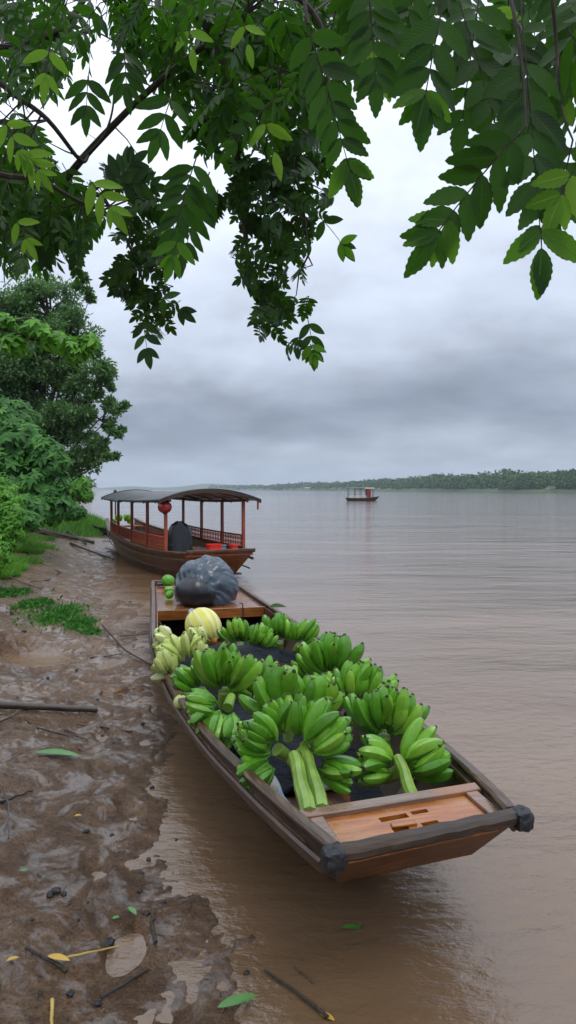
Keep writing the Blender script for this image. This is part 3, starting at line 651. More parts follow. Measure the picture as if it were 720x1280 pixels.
fan(P3(222, 812, .42), -60, .9, 'slim pale banana bunch next to the white onion', .15, (5, 4), (0, .5), kind='pale', jit=.2)['group'] = pg
# melon
mc = P3(254, 783, .50); ml = empty('melon', mc-Vector((0, 0, .13)), 0, label='round yellow ribbed melon with an orange blossom end', cat='melon')
Rm = Vector((-.55, .45, .70)).to_track_quat('Z', 'Y').to_matrix()
mb = MB(); mb.ellipsoid(mc, (.145, .145, .158), 72, 26, fn=lambda d, th, ph: 1-.05*abs(math.cos(ph*5.5))**6, R=Rm)
for i, f in enumerate(mb.f):
    if int((i % 72)/72*22) % 2 == 0: mb.m[i] = 1
mb.build('rind', ['melon_skin', 'melon_pale'], ml, world=True)
MB().ellipsoid(mc+Vector((.083, -.075, -.098)), (.038, .03, .034), 10, 7, fn=lambda d, th, ph: 1+.15*math.sin(ph*4)).build('blossom_end', 'melon_end', ml, world=True)
def blob_fruit(name, px, py, zc, r, m, lab, cat, squash=.85, seed=1):
    c = P3(px, py, zc); e_ = empty(name, c, 0, label=lab, cat=cat)
    MB().ellipsoid(c, (r, r, r*squash), 20, 14, fn=lambda d, th, ph: 1+.04*math.sin(ph*2+seed)+.05*math.cos(th*2+seed), R=Matrix.Rotation(seed, 3, 'X')).build('flesh', m, e_, world=True)
    MB().tube([c+Vector((0, 0, r*squash*.9)), c+Vector((r*.12, 0, r*squash*1.2))], [r*.13, r*.09], 6).build('stem', 'bark' if m != 'onion_skin' else 'onion_skin', e_, world=True)
blob_fruit('onion', 205, 791, .43, .060, 'onion_skin', 'white round onion by the left gunwale', 'onion')
blob_fruit('mango', 210, 726, .505, .075, 'green_fruit_skin', 'larger green mango at the left rear corner of the stern deck', 'mango', .9, 2)
blob_fruit('mango', 211, 737, .485, .050, 'green_fruit_skin', 'upper of the two smaller green mangoes in front of the larger one', 'mango', .8, 3)
blob_fruit('mango', 212, 743, .465, .046, 'green_fruit_skin', 'lower of the two smaller green mangoes on the stern deck', 'mango', .8, 4)
blob_fruit('mango', 199, 792, .40, .05, 'pale_banana_skin', 'small pale mango wedged below the white onion', 'mango', .9, 5)
blob_fruit('mango', 226, 878, .38, .045, 'pale_banana_skin', 'yellow green mango between the left gunwale and the drooping bunch', 'mango', .9, 6)
# rear sack
sc_ = at_z(256, 752, .43); sk = MB()
def sackf(d, th, ph): return 1+.022*abs(math.sin(ph*6+d.z*3))*(1-.5*abs(d.z))+.012*math.sin(ph*15+th*5)+.04*math.sin(ph*3+1)+.03*math.cos(th*3)
def foldf(d, th, ph):
    q = Vector((-.2, -.55, -.1)); v = d-q; az = math.atan2(v.z, v.x); el = math.atan2(v.y, math.hypot(v.x, v.z))
    n_ = float(fbm(np.array([az*3.2+el*2.2]), np.array([el*1.4+3]), 3, .6)[0]); n3 = float(fbm(np.array([d.x*3+9]), np.array([d.z*3+d.y*2]), 2)[0])
    return 1-.11*abs(n_)+.09*n3
hs = MB(); hs.ellipsoid((0, 0, .13), (.345, .30, .335), 150, 70, fn=foldf)
hs.v = [(x, y, max(zq, .0)) for x, y, zq in hs.v]
bag = empty('sack', sc_+Vector((0, .16, -.005)), RZ, label='big grey plastic sack slumped on the stern deck', cat='sack')
hs.build('bag', 'grey_sack', bag)
MB().ellipsoid((-.10, -.125, .11), (.235, .205, .185), 28, 16, fn=lambda d, th, ph: 1+.04*math.sin(ph*6)).build('bag_mouth', 'black_plastic', bag)
tag(MB().tube([B(-.22, 4.92, .30), B(-.24, 4.86, .38), B(-.24, 4.80, .44)], [.03, .045, .03], 10).build('bottle', 'sky_blue_sheet'), 'pale blue plastic bottle standing left of the yellow melon', 'bottle')
# white enamel cup and dish
def cup(px, py, zc, r, h, ax, lab):
    c = P3(px, py, zc); ax = Vector(ax).normalized(); e_ = MB(); q = []
    for t, k in ((0, .75), (.3, .9), (1, 1.0), (1, .93), (.3, .83), (.06, .7)): q.append((t*h, k*r))
    a = ax.cross(Vector((0, 0, 1))).normalized(); b_ = ax.cross(a); rings = [[ax*t+(a*math.cos(p*math.pi/10)+b_*math.sin(p*math.pi/10))*rr_ for p in range(20)] for t, rr_ in q]
    e_.loft(rings); o = e_.build('cup', 'white_enamel'); o.location = c; tag(o, lab, 'cup')
cup(424, 975, .24, .042, .085, (-.7, -.25, .05), 'white cup lying on its side right of the thick banana stalks')
cup(340, 985, .22, .05, .08, (-.4, -.5, .35), 'white cup tilted under the left bushy bunch of bananas')
# dark leaf over the back row
lb = LB(); T_ = leaf_template(8, .5, .12, .25)
lb.add(T_, np.array([B(.42, 4.35, .52)]), np.array([[.95, .2, .2]]), np.array([[-.2, .9, .3]]), np.array([[0, -.35, .93]]), np.array([.17])); tag(lb.build('loose_leaf', 'leaf_broad'), 'dark green leaf on top of the back row of bananas', 'leaf')

# ------------------------------------------------------------------ covered passenger boat
CB0 = Vector((-1.16, 12.45, 0)); CAX = Vector((-.42, .907, 0)).normalized(); CRZ = math.atan2(CAX.y, CAX.x)-math.pi/2
CS = [(0, .60, .50, .50, .40, .04), (.8, .78, .47, .95, .50, -.08), (2.0, .88, .46, 2.0, .6, -.12), (3.5, .88, .47, 3.5, .62, -.12), (5.0, .80, .50, 5.0, .58, -.1), (6.5, .68, .57, 6.4, .46, -.05), (7.6, .50, .68, 7.3, .30, .05), (8.2, .40, .78, 7.8, .22, .15)]
cbt = empty('covered_boat', CB0, CRZ, label='wooden passenger boat with a curved dark roof on red posts, moored near the bank', cat='boat')
hull_mesh(CS, 40, .04).build('hull', 'wood_brown_boat', cbt, ang=50)
for sd_ in (-1, 1):
    MB().sweep(rail_pts(CS, sd_, -.015, .015, .0), rectp(.10, .04)).build('gunwale', 'wood_gunwale', cbt)
    MB().sweep(rail_pts(CS, sd_, .012, -.12, .1), rectp(.03, .05)).build('rubbing_strake', 'wood_hull', cbt)
    MB().sweep(rail_pts(CS, sd_, -.04, -.30, .15), rectp(.02, .03)).build('rubbing_strake', 'wood_hull', cbt)
a = CS[0]
tr = MB(); tr.loft([[(-a[1]-.01, -.02, a[2]+.03), (a[1]+.01, -.02, a[2]+.03), (a[4]+.01, a[3]-.02, a[5]), (-a[4]-.01, a[3]-.02, a[5])], [(-a[1], .03, a[2]+.03), (a[1], .03, a[2]+.03), (a[4]+.01, a[3]+.04, a[5]), (-a[4]-.01, a[3]+.04, a[5])]])
tr.build('bow_panel', 'wood_varnished', cbt, smooth=False)
MB().box((0, -.01, .545), (1.26, .07, .04)).build('bow_cap', 'wood_gunwale', cbt, bevel=.006)
MB().box((0, .28, .46), (1.22, .5, .03)).build('fore_deck', 'wood_orange_red', cbt)
MB().box((0, 4.0, .06), (1.15, 7.0, .03)).build('floor', 'wood_brown_boat', cbt)
MB().box((0, 7.6, .62), (.8, .7, .03)).build('stern_deck', 'wood_brown_boat', cbt)
def cw(s): return interp_sec(CS, s)[1]
def cz(s): return interp_sec(CS, s)[2]
# roof
def roof_z(x, s, eave=1.35, rise=.19): k = abs(s-3.6)/3.6; return eave+rise*(1-(abs(x)/.93)**2.1)+.07*k*k
RS = [(.55, 3.9, 0.0), (3.86, 6.4, -.025)]
for s0, s1, dz in RS:
    mb = MB(); rings = []
    for i in range(9):
        s = s0+(s1-s0)*i/8; wk = .95 if s < 4 else .95-.10*(s-4)/3
        top = [(x*wk, s, roof_z(x*.93, s)+dz+.03) for x in np.linspace(-1, 1, 17)]; bot = [(x*wk, s, roof_z(x*.93, s)+dz) for x in np.linspace(1, -1, 17)]
        rings.append([*top, *bot])
    mb.loft(rings); mb.build('roof', 'roof_felt', cbt, ang=30)
for s in (.53, 3.9, 6.4):
    wk = .97 if s < 4 else .87
    mb = MB(); mb.loft([[(x*wk, s-.025, roof_z(x*.93, s)-.05) , (x*wk, s+.025, roof_z(x*.93, s)-.05), (x*wk, s+.025, roof_z(x*.93, s)+.02), (x*wk, s-.025, roof_z(x*.93, s)+.02)] for x in np.linspace(-1, 1, 21)])
    mb.build('roof_arch', 'wood_hull', cbt)
for s in (1.0, 1.9, 2.8, 4.8, 5.8):
    mb = MB(); mb.loft([[(x*.9, s-.02, roof_z(x*.93, s)-.035), (x*.9, s+.02, roof_z(x*.93, s)-.035), (x*.9, s+.02, roof_z(x*.93, s)-.003), (x*.9, s-.02, roof_z(x*.93, s)-.003)] for x in np.linspace(-1, 1, 15)]); mb.build('rafter', 'wood_red', cbt)
posts = [.85, 2.1, 3.45, 4.85, 6.1]
for sd_ in (-1, 1):
    MB().sweep([(sd_*(min(cw(s), .80)-.0), s, roof_z(.80, s)-.045) for s in np.linspace(.6, 6.35, 12)], rectp(.045, .05)).build('eave_beam', 'wood_red', cbt)
    for q, s in enumerate(posts):
        x = sd_*(min(cw(s), .80)-.03); m = 'wood_orange_red' if q == 0 else 'wood_red'
        mb = MB(); mb.box((x, s, (cz(s)+roof_z(.8, s))/2-.02), (.055, .055, roof_z(.8, s)-cz(s))); mb.build('post', m, cbt, bevel=.004)
    for q in range(4 if sd_ < 0 else 3):
        s0, s1 = posts[q]+.05, posts[q+1]-.05; rl = MB(); xa = lambda s: sd_*(min(cw(s), .80)-.03)
        for dz in (.27, .05):
            rl.sweep([(xa(s), s, cz(s)+dz) for s in np.linspace(s0, s1, 5)], rectp(.035, .03))
        for k in range(12):
            s = s0+(s1-s0)*(k+.5)/12; rl.tube([(xa(s), s, cz(s)+.05), (xa(s), s, cz(s)+.12), (xa(s), s, cz(s)+.16), (xa(s), s, cz(s)+.20), (xa(s), s, cz(s)+.27)], [.010, .017, .010, .017, .010], 6)
        rl.build('railing', 'wood_orange_red' if q < 2 else 'wood_red', cbt)
MB().box((.93, .58, 1.30), (.03, .03, .14)).build('eave_tassel', 'wood_orange_red', cbt, bevel=.004)
for sd_, s0 in ((-1, 2.2), (1, 1.6), (1, 3.6)):
    bn = empty('bench_seat', (0, 0, 0)); bpy.data.objects.remove(bn)
    MB().box((sd_*.42, s0+.7, .36), (.34, 1.5, .035)).build('bench', 'wood_orange_red', cbt, bevel=.004)
MB().tube([(-.2, 8.0, .78), (-.2, 8.02, 1.5)], .02, 6).build('stern_pole', 'wood_gunwale', cbt)
MB().ellipsoid((-.2, 8.02, 1.54), (.05, .05, .06), 10, 6).build('pole_finial', 'black_plastic', cbt)
CM = cbt.matrix_basis.copy()
def C(x, y, zq): return CM @ Vector((x, y, zq))
# lantern
lp = at_d(206, 634, 12.75); ln_ = empty('lantern', lp, 0, label='round dark red paper lantern hanging from the boat roof corner', cat='lantern')
MB().ellipsoid((0, 0, 0), (.125, .125, .112), 32, 14, fn=lambda d, th, ph: 1-.02*abs(math.cos(ph*8))).build('lantern_globe', 'red_lantern', ln_)
for s in (1, -1): MB().tube([(0, 0, s*.10), (0, 0, s*.125)], .035, 12).build('lantern_cap', 'black_plastic', ln_)
MB().tube([(0, 0, .12), (0, .05, .22)], .005, 5).build('cord', 'black_plastic', ln_)
# high backed black seat
def seat_shell(x, y, zq, lab, s=1.0, rz=0):
    e_ = empty('boat_seat', C(x, y, zq), CRZ+rz, label=lab, cat='seat'); mb = MB(); rings = []
    for i in range(11):
        v = i/10; wd = .23*s*(1-.0*v)*(1 if v < .55 else math.sqrt(max(.02, 1-((v-.55)/.46)**2))); zz_ = .60*s*v
        rings.append([(wd*math.sin(a_), -.10*s*math.cos(a_)+.08*v, zz_) for a_ in np.linspace(-1.5, 1.5, 11)]+[((wd-.02)*math.sin(a_), -.10*s*math.cos(a_)+.08*v+.025, zz_) for a_ in np.linspace(1.5, -1.5, 11)])
    mb.loft(rings); mb.build('backrest', 'black_plastic', e_)
    MB().box((0, .12*s, .16*s), (.40*s, .34*s, .05)).build('seat', 'black_plastic', e_, bevel=.015)
    for ax_ in (-1, 1): MB().box((ax_*.17*s, .12*s, .07*s), (.03, .28*s, .14*s)).build('leg', 'black_plastic', e_)
seat_shell(-.42, 1.05, .42, 'high rounded black seat back behind the left front post', 1.0)
def crate(p, d, rz, m, lab, cat='crate', name='crate'):
    e_ = empty(name, p, rz, label=lab, cat=cat); mb = MB(); w_, l_, h_ = d; t = .012
    mb.box((0, 0, t/2), (w_, l_, t))
    for a_ in (-1, 1):
        mb.box((a_*(w_-t)/2, 0, h_/2+.006), (t, l_, h_)); mb.box((0, a_*(l_-t)/2, h_/2+.006), (w_-2*t-.004, t, h_))
    mb.build('crate_body', m, e_, smooth=False)
    rm = MB(); rm.sweep([(-w_/2-.006, -l_/2, h_), (-w_/2-.006, l_/2, h_)], rectp(.02, .02, .003)); rm.sweep([(w_/2+.006, -l_/2, h_), (w_/2+.006, l_/2, h_)], rectp(.02, .02, .003)); rm.box((0, -l_/2-.004, h_), (w_, .018, .02)); rm.box((0, l_/2+.004, h_), (w_, .018, .02)); rm.build('rim', m, e_, smooth=False)
crate(C(-.02, .32, .477), (.22, .18, .15), CRZ, 'red_plastic', 'red plastic crate right of the black seat on the covered boat')
crate(C(.46, .62, .477), (.12, .12, .10), CRZ+.2, 'red_plastic', 'smallest red crate near the right front post of the covered boat')
crate(C(.10, .22, .477), (.50, .14, .035), CRZ, 'red_plastic', 'flat red tray at the bow edge of the covered boat', 'tray', 'tray')
crate(C(.27, .95, .40), (.26, .2, .16), CRZ, 'sky_blue_sheet', 'grey blue crate between the two red ones on the covered boat')
crate(C(-.45, 2.9, .38), (.30, .3, .30), CRZ, 'red_plastic', 'dark red box on the bench far inside the covered boat')
bk = empty('bucket', C(-.38, 1.75, .38), 0, label='blue bucket standing inside the covered boat behind the railing', cat='bucket')
MB().loft([[(r*math.cos(k*math.pi/8), r*math.sin(k*math.pi/8), zq) for k in range(16)] for r, zq in ((.07, 0), (.10, .22), (.092, .22), (.065, .02))]).build('pail', 'blue_plastic', bk)
MB().tube([(.1*math.cos(a_), 0, .22+.1*math.sin(a_)) for a_ in np.linspace(0, math.pi, 9)], .004, 5).build('handle', 'white_enamel', bk)
# things at the stern: leafy bananas in a heap
gb = new_bunch(C(-.05, 7.85, .72), 'green banana bunch piled on the far stern of the covered boat', 'g', 'banana bunches on the covered boat')
fan(C(-.12, 7.85, .72), -30, 1.5, '', .17, (8, 7, 5), (0, .5, 1), root=gb, jit=.2); fan(C(.06, 7.9, .72), 40, 1.5, '', .17, (8, 7, 5), (0, .5, 1), root=gb, jit=.2)
# boat person is absent; a pale bundle leans by the far posts
bd = MB(); bd.tube([(0, 0, 0), (.02, 0, .25), (.0, .02, .5), (-.02, 0, .66)], [.10, .12, .10, .05], 12); o = bd.build('bundle', 'stone'); o.location = C(-.35, 4.3, .10); tag(o, 'pale brown cloth bundle standing inside the covered boat behind the second post', 'bundle')

# ------------------------------------------------------------------ distant ferry
fp = at_z(453, 626.0, 0); fb = empty('river_ferry', fp, math.radians(-90+8), label='small dark ferry boat with a canopy and red curtain, far out on the river', cat='boat')
k = fp.y*42/900/8.2
FS = [tuple(v*k for v in r) for r in [(0, .5, 1.05, .9, .3, .05), (1.2, .95, .85, 1.4, .6, -.1), (3, 1.1, .68, 3, .8, -.15), (5.5, 1.1, .62, 5.5, .8, -.15), (7.4, .95, .66, 7.3, .6, -.1), (8.2, .8, .72, 7.9, .5, .05)]]
# bow looks to the right: local +Y is the boat's length from the bow
fb.matrix_basis = Matrix.Translation(fp+Vector((4.1*k, 0, 0))) @ Matrix.Rotation(math.radians(93), 4, 'Z')
hull_mesh(FS, 24, .03*k).build('hull', 'wood_hull', fb)
for sd_ in (-1, 1): MB().sweep(rail_pts(FS, sd_, 0, .01, 0, None, 16), rectp(.1*k, .06*k)).build('gunwale', 'black_plastic', fb)
mb = MB(); mb.loft([[(x*k, s*k, (3.0+.2*(1-(x/1.1)**2)-.02*abs(s-5.4)+dz)*k) for x, dz in [(q, .07) for q in np.linspace(-1.1, 1.1, 9)]+[(q, 0) for q in np.linspace(1.1, -1.1, 9)]] for s in (3.8, 5, 6, 7, 8.1)]); mb.build('canopy', 'black_plastic', fb)
mb = MB(); mb.loft([[(x*k, s*k, (2.95+.2*(1-(x/1.1)**2)+dz)*k) for x, dz in [(q, .07) for q in np.linspace(-1.1, 1.1, 9)]+[(q, 0) for q in np.linspace(1.1, -1.1, 9)]] for s in (1.3, 2, 2.8, 3.7)]); mb.build('cabin_roof', 'canopy_tan', fb)
for sd_ in (-1, 1):
    for s in (1.5, 2.3, 3.2, 4.6, 6.0, 7.6): MB().box((sd_*.98*k, s*k, 1.83*k), (.10*k, .10*k, 2.3*k)).build('post', 'wood_hull' if s > 3 else 'wood_gunwale', fb)
    mb = MB()
    for dz in (.95, 1.25): mb.box((sd_*1.0*k, 5.5*k, dz*k), (.05*k, 4.4*k, .06*k))
    for q in range(12): mb.box((sd_*1.0*k, (3.4+q*.38)*k, .95*k), (.045*k, .10*k, .62*k))
    mb.build('railing', 'white_paint', fb)
    mb = MB()
    for q in range(9): mb.box((sd_*(.92+.03*(q % 2))*k, (2.35+q*.09)*k, 1.85*k), (.04*k, .09*k, 2.0*k))
    mb.build('curtain', 'red_lantern', fb)
for s in (4.0, 5.2, 6.4): MB().box((0, s*k, 1.0*k), (1.5*k, .5*k, .12*k)).build('bench', 'wood_red', fb)

# ------------------------------------------------------------------ little dark skiff behind the covered boat
sk0 = at_z(113, 669, 0); KS = [tuple(v*.36 for v in r) for r in [(0, .10, 1.05, .9, .05, .35), (1.2, .6, .62, 1.4, .3, -.05), (3.2, .85, .5, 3.2, .5, -.1), (5.2, .7, .55, 5, .4, -.05), (6, .55, .65, 5.7, .3, .05)]]
skf = empty('small_skiff', sk0, math.radians(-80), label='little black skiff lying at the water edge left of the covered boat', cat='boat')
hull_mesh(KS, 20, .02).build('hull', 'black_plastic', skf)
for sd_ in (-1, 1): MB().sweep(rail_pts(KS, sd_, 0, .008, .02, None, 14), rectp(.04, .025)).build('gunwale', 'bark', skf)
for s in (.9, 1.5): MB().box((0, s, .17), (.5, .12, .02)).build('thwart', 'bark', skf)
# ------------------------------------------------------------------ left bank vegetation
def clump_tree(name, base, blobs, n_per, size, leafmat, lab, trunk_r=.12, T=None, branches=True, group=None, upb=.2, bark='bark'):
    e_ = empty(name, base, 0, label=lab, cat='tree' if 'tree' in name else 'shrub', group=group); lb = LB(); mb = MB(); base = Vector(base)
    for (c, r) in blobs:
        c = Vector(c); n = int(n_per*(r[0]*r[2])**.9)+20
        sub = max(3, int(n/170))
        for _ in range(sub):                # uneven smaller clumps on the lobe
            d = Vector((rng.gauss(0, 1), rng.gauss(0, 1), rng.gauss(0, 1))).normalized(); kk = rng.uniform(.45, 1.0)
            cc = c+Vector((d.x*r[0]*kk, d.y*r[1]*kk, d.z*r[2]*kk)); rs = rng.uniform(.22, .42)
            crown_leaves(lb, T or tq, tuple(cc), (r[0]*rs, r[1]*rs, r[2]*rs*.8), n//sub, size, .15, upb)
            if branches and rng.random() < .5:
                p1 = c+(cc-c)*.9; mb.tube([c-Vector((0, 0, r[2]*.3)), (c+p1)/2+Vector((0, 0, -.05)), p1], [trunk_r*.16, trunk_r*.10, trunk_r*.05], 5)
        if branches:
            st = base+(Vector((c.x, c.y, base.z))-base)*.2+Vector((0, 0, (c.z-base.z)*.35))
            fr = min(1, max(.22, r[0]/1.1)); mb.tube([base+(st-base)*.6, st, (st+c)/2+Vector((0, 0, .1)), c], [trunk_r*.45*fr, trunk_r*.38*fr, trunk_r*.28*fr, trunk_r*.12*fr], 6)
    lb.build('crown', leafmat, e_)
    if mb.v: mb.build('limb', bark, e_, world=True)
    top = max(b[0][2] for b in blobs); tt = MB(); tt.tube([base-Vector((0, 0, .3)), base+Vector((.05, 0, (top-base.z)*.3)), base+Vector((-.05, .1, (top-base.z)*.65))], [trunk_r*1.25, trunk_r, trunk_r*.55], 9); tt.build('trunk', bark, e_, world=True)
    return e_
BUSHES = []
def blobs_px(lst): return [(tuple(at_d(px, py, d)), (rx*d/F, rx*d/F*.9, rz*d/F)) for px, py, d, rx, rz in lst]
lt = leaf_template(2, .42, .1, .15)
def base_at(px, d): p = at_d(px, 640, d); return Vector((p.x, p.y, gh(p.x, p.y)))
clump_tree('feathery_tree', base_at(40, 24), blobs_px([(20, 400, 24, 55, 45), (62, 385, 24, 40, 40), (85, 420, 23.5, 36, 30), (110, 458, 23, 34, 24), (60, 460, 24, 55, 40), (10, 470, 24, 50, 50), (100, 505, 23, 36, 28),
    (128, 520, 23, 20, 20), (60, 530, 24, 55, 36), (110, 560, 23.5, 28, 24), (20, 560, 24, 55, 45), (80, 590, 24, 36, 26), (-40, 430, 24, 60, 70), (-30, 550, 24, 60, 60), (112, 372, 23.5, 14, 10), (108, 432, 23, 16, 9), (140, 455, 23, 14, 10), (148, 512, 23, 12, 9), (146, 538, 23, 13, 8), (140, 572, 23, 12, 10), (98, 352, 23.5, 14, 9), (128, 485, 23, 12, 8)]), 5200, .135, 'leaf_far_tree',
    'tall feathery grey green tree rising behind the bank at the left edge', .28, lt)
for q_, (bx, bd_, bl, n_, ll_, lab_) in enumerate(((30, 12.5, [(30, 650, 12.5, 26, 14), (5, 648, 12.5, 24, 18)], 200, .10, 'dense low bush between the vine bush and the broad leaved shrub'), (80, 19, [(72, 636, 19, 24, 14), (92, 640, 19, 14, 8)], 170, .14, 'low leafy bush at the foot of the broad leaved shrub'), (88, 30, [(92, 606, 30, 20, 18), (78, 615, 30, 24, 18), (106, 618, 30, 10, 9)], 200, .22, 'bright round bush behind the grass mound'), (-10, 17, [(-15, 590, 17, 50, 50), (-30, 520, 17, 50, 50), (20, 520, 18, 26, 22)], 260, .18, 'tall dark bush at the left edge behind the broad leaved shrub'))):
    BUSHES.append((bx, bd_, bl, n_, ll_, lab_))
clump_tree('riverside_tree', base_at(82, 38), blobs_px([(85, 600, 38, 26, 22), (60, 590, 38, 30, 26), (98, 618, 37, 16, 12), (100, 575, 38, 14, 14)]), 900, .26, 'leaf_far_tree', 'low rounded tree beyond the grass mound, at the foot of the tall feathery tree', .2, lt)
sl = leaf_template(4, .44, .12, .22)
def whorl_shrub(name, base, blobs, nwh, ll, leafmat, lab, nleaf=6, droop=.35, stems=True):
    e_ = empty(name, base, 0, label=lab, cat='shrub'); lb = LB(); mb = MB(); base = Vector(base)
    for c, r in blobs:
        for _ in range(int(nwh)):
            d = Vector((rng.gauss(0, 1), rng.gauss(0, 1)-.3, rng.gauss(0, 1)+.2)).normalized(); k_ = rng.uniform(.35, 1.0)*(1+.3*math.sin(d.x*7+c[0]*3)*math.sin(d.z*8+c[2]*5))
            p = Vector(c)+Vector((d.x*r[0]*k_, d.y*r[1]*k_, d.z*r[2]*k_)); ax = (d+Vector((0, -.2, .5))).normalized()
            a_ = ax.orthogonal().normalized(); b_ = ax.cross(a_); ph0 = rng.random()*6.3
            X_ = []; Z_ = []
            for q in range(nleaf):
                ph = ph0+2*math.pi*q/nleaf; x = ((a_*math.cos(ph)+b_*math.sin(ph))+ax*rng.uniform(-droop, .2)).normalized(); X_.append(x); z_ = (ax-x*ax.dot(x)).normalized(); Z_.append(z_)
            X_ = np.array(X_); Z_ = np.array(Z_); Y_ = np.cross(Z_, X_); lb.add(sl, np.tile(np.array(p), (nleaf, 1)), X_, Y_, Z_, ll*(.7+.6*nr.rand(nleaf)))
            if stems and rng.random() < 6/nwh: mb.tube([base+Vector((rng.uniform(-.2, .2), 0, -.1)), Vector(c)*.7+base*.3, Vector(c)*.6+p*.4], [.02, .012, .005], 5)
    lb.build('foliage', leafmat, e_)
    if mb.v: mb.build('stem', 'bark', e_, world=True)
    return e_
whorl_shrub('broad_leaf_shrub', base_at(55, 14.5), blobs_px([(30, 560, 14.5, 42, 36), (62, 575, 14, 26, 28), (45, 610, 14, 36, 34), (10, 540, 15, 34, 30), (5, 600, 14, 30, 40), (70, 612, 14, 16, 26), (40, 636, 13.6, 30, 20), (66, 636, 13.8, 16, 18), (8, 634, 13.6, 26, 20)]), 230, .16, 'leaf_shrub', 'dark broad leaved shrub hanging over the bank under the feathery tree', stems=False)
whorl_shrub('vine_bush', base_at(4, 9.3), blobs_px([(2, 628, 9.3, 30, 34), (14, 655, 9, 16, 22), (-25, 640, 9.3, 36, 44), (-5, 690, 8.8, 20, 24), (6, 672, 9, 18, 18), (16, 642, 9, 14, 16)]), 620, .05, 'leaf_bush', 'bright green vine covered bush at the left edge of the bank', 4, stems=False)
for bx, bd_, bl, n_, ll_, lab_ in BUSHES: whorl_shrub('bush', base_at(bx, bd_), blobs_px(bl), n_, ll_, 'leaf_bush' if ll_ > .2 else 'leaf_shrub', lab_, 5, stems=False)
# a leafy young branch leaning in at the left
e_ = whorl_shrub('sapling', base_at(-60, 6.2), blobs_px([(20, 432, 6.2, 22, 16), (68, 425, 6.2, 34, 16), (95, 440, 6.2, 24, 14), (5, 402, 6.2, 14, 8), (40, 412, 6.2, 26, 10), (110, 428, 6.2, 16, 8)]), 22, .085, 'leaf_bush', 'sapling branch with bright green leaves reaching in from the left edge', 5, stems=False)
mb = MB(); b0 = base_at(-60, 6.2)
mb.tube([b0, b0+Vector((.1, 0, 1.3)), at_d(-40, 430, 6.2), at_d(0, 410, 6.2), at_d(40, 424, 6.2), at_d(80, 434, 6.2), at_d(112, 432, 6.2)], [.05, .04, .025, .016, .012, .009, .005], 7)
mb.tube([at_d(-40, 430, 6.2), at_d(-10, 400, 6.2), at_d(40, 398, 6.2), at_d(75, 412, 6.2)], [.018, .012, .008, .004], 6); mb.build('branch', 'bark', e_, world=True)
# grass and ground cover: uncountable
gt = (np.array([(0, -.03, 0), (0, .03, 0), (.5, -.024, .10), (.5, .024, .10), (1, -.003, .32), (1, .003, .32)])*np.array([1, 1, 1]), np.array([(0, 2, 3, 1), (2, 4, 5, 3)]), np.array([(0, 0), (0, 1), (.5, 0), (.5, 1), (1, 0), (1, 1)]))
def grass(name, lab, pts, n, hgt, m='grass_blade', T=None, spread=.5, rise=None, minz=.02, soft=False):
    P = []
    for _ in range(n):
        px, py, rx, ry = rng.choice(pts) if isinstance(pts, list) else pts
        a_, r_ = rng.random()*6.3, (math.sqrt(rng.random()) if not soft else abs(rng.gauss(0, .55)))
        P.append((px+rx*r_*math.cos(a_), py+ry*r_*math.sin(a_)))
    P = np.array(P); zc = gh(*P.mean(0)) if 0 else None
    Z = ground_h(P[:, 0], P[:, 1])
    if rise is None: P = P[Z > minz]; Z = Z[Z > minz]; n = len(P)
    if rise is not None: Z = Z+rise(P)
    base = np.stack([P[:, 0], P[:, 1], np.maximum(Z-.005, 0)], -1)
    Xd = nrm(np.stack([nr.normal(size=n)*spread, nr.normal(size=n)*spread, np.ones(n)], -1)); Zd = nr.normal(size=(n, 3)); Yd = nrm(np.cross(Zd, Xd)); Zd = np.cross(Xd, Yd)
    lb = LB(); lb.add(T or gt, base, Xd, Yd, Zd, hgt*(.5+.8*nr.rand(n))); return tag(lb.build(name, m), lab, kind='stuff')
def patch(px, py, rxp, ryp, z_=None):
    p = on_ground(px, py); q = on_ground(px+rxp, py); q2 = on_ground(px, py-ryp); return (p.x, p.y, abs(q.x-p.x), max(.1, abs(q2.y-p.y)))
gm = at_d(92, 645, 26)
mdn = MB(); 
def mound_z(P): d2 = ((P[:, 0]-gm.x)/1.2)**2+((P[:, 1]-gm.y)/4.0)**2; return .55*np.clip(1-d2, 0, 1)
vs = []; n_ = 30
for j in range(n_+1):
    for i in range(n_+1):
        a_, r_ = 2*math.pi*i/n_, 1.05*j/n_; x, y = gm.x+1.2*r_*math.cos(a_), gm.y+4*r_*math.sin(a_)
        vs.append((x, y, max(gh(x, y), 0)+float(mound_z(np.array([[x, y]]))[0])-.02))
mdn.add(vs, [(j*(n_+1)+i, j*(n_+1)+i+1, (j+1)*(n_+1)+i+1, (j+1)*(n_+1)+i) for j in range(n_) for i in range(n_)]); tag(mdn.build('mound_earth', 'hill_green'), kind='structure')
grass('grass_mound', 'bright green grass mound at the waterline beyond the logs', (gm.x, gm.y, 1.25, 4.1), 9000, .26, spread=.6, rise=mound_z)
pl = []
for px, py, rx, ry in ((0, 702, 22, 20), (-6, 684, 24, 22), (14, 690, 12, 14), (24, 670, 12, 12), (-12, 722, 22, 18), (2, 715, 14, 14), (10, 676, 14, 14)):
    pl.append(patch(px, py, rx, ry))
grass('bank_grass', 'green grass on the bank slope at the left edge', pl, 20000, .13, spread=.6)
pl = []
for px, py, rx, ry in ((12, 742, 26, 10), (45, 756, 30, 11), (75, 768, 28, 12), (100, 780, 22, 10), (122, 790, 12, 7), (-15, 745, 20, 14)):
    pl.append(patch(px, py, rx, ry))
grass('creeping_plants', 'low green creeping weeds in a strip on the mud', pl, 9500, .06, 'leaf_shrub', leaf_template(2, .5, .1, .3), spread=1.3, soft=True)
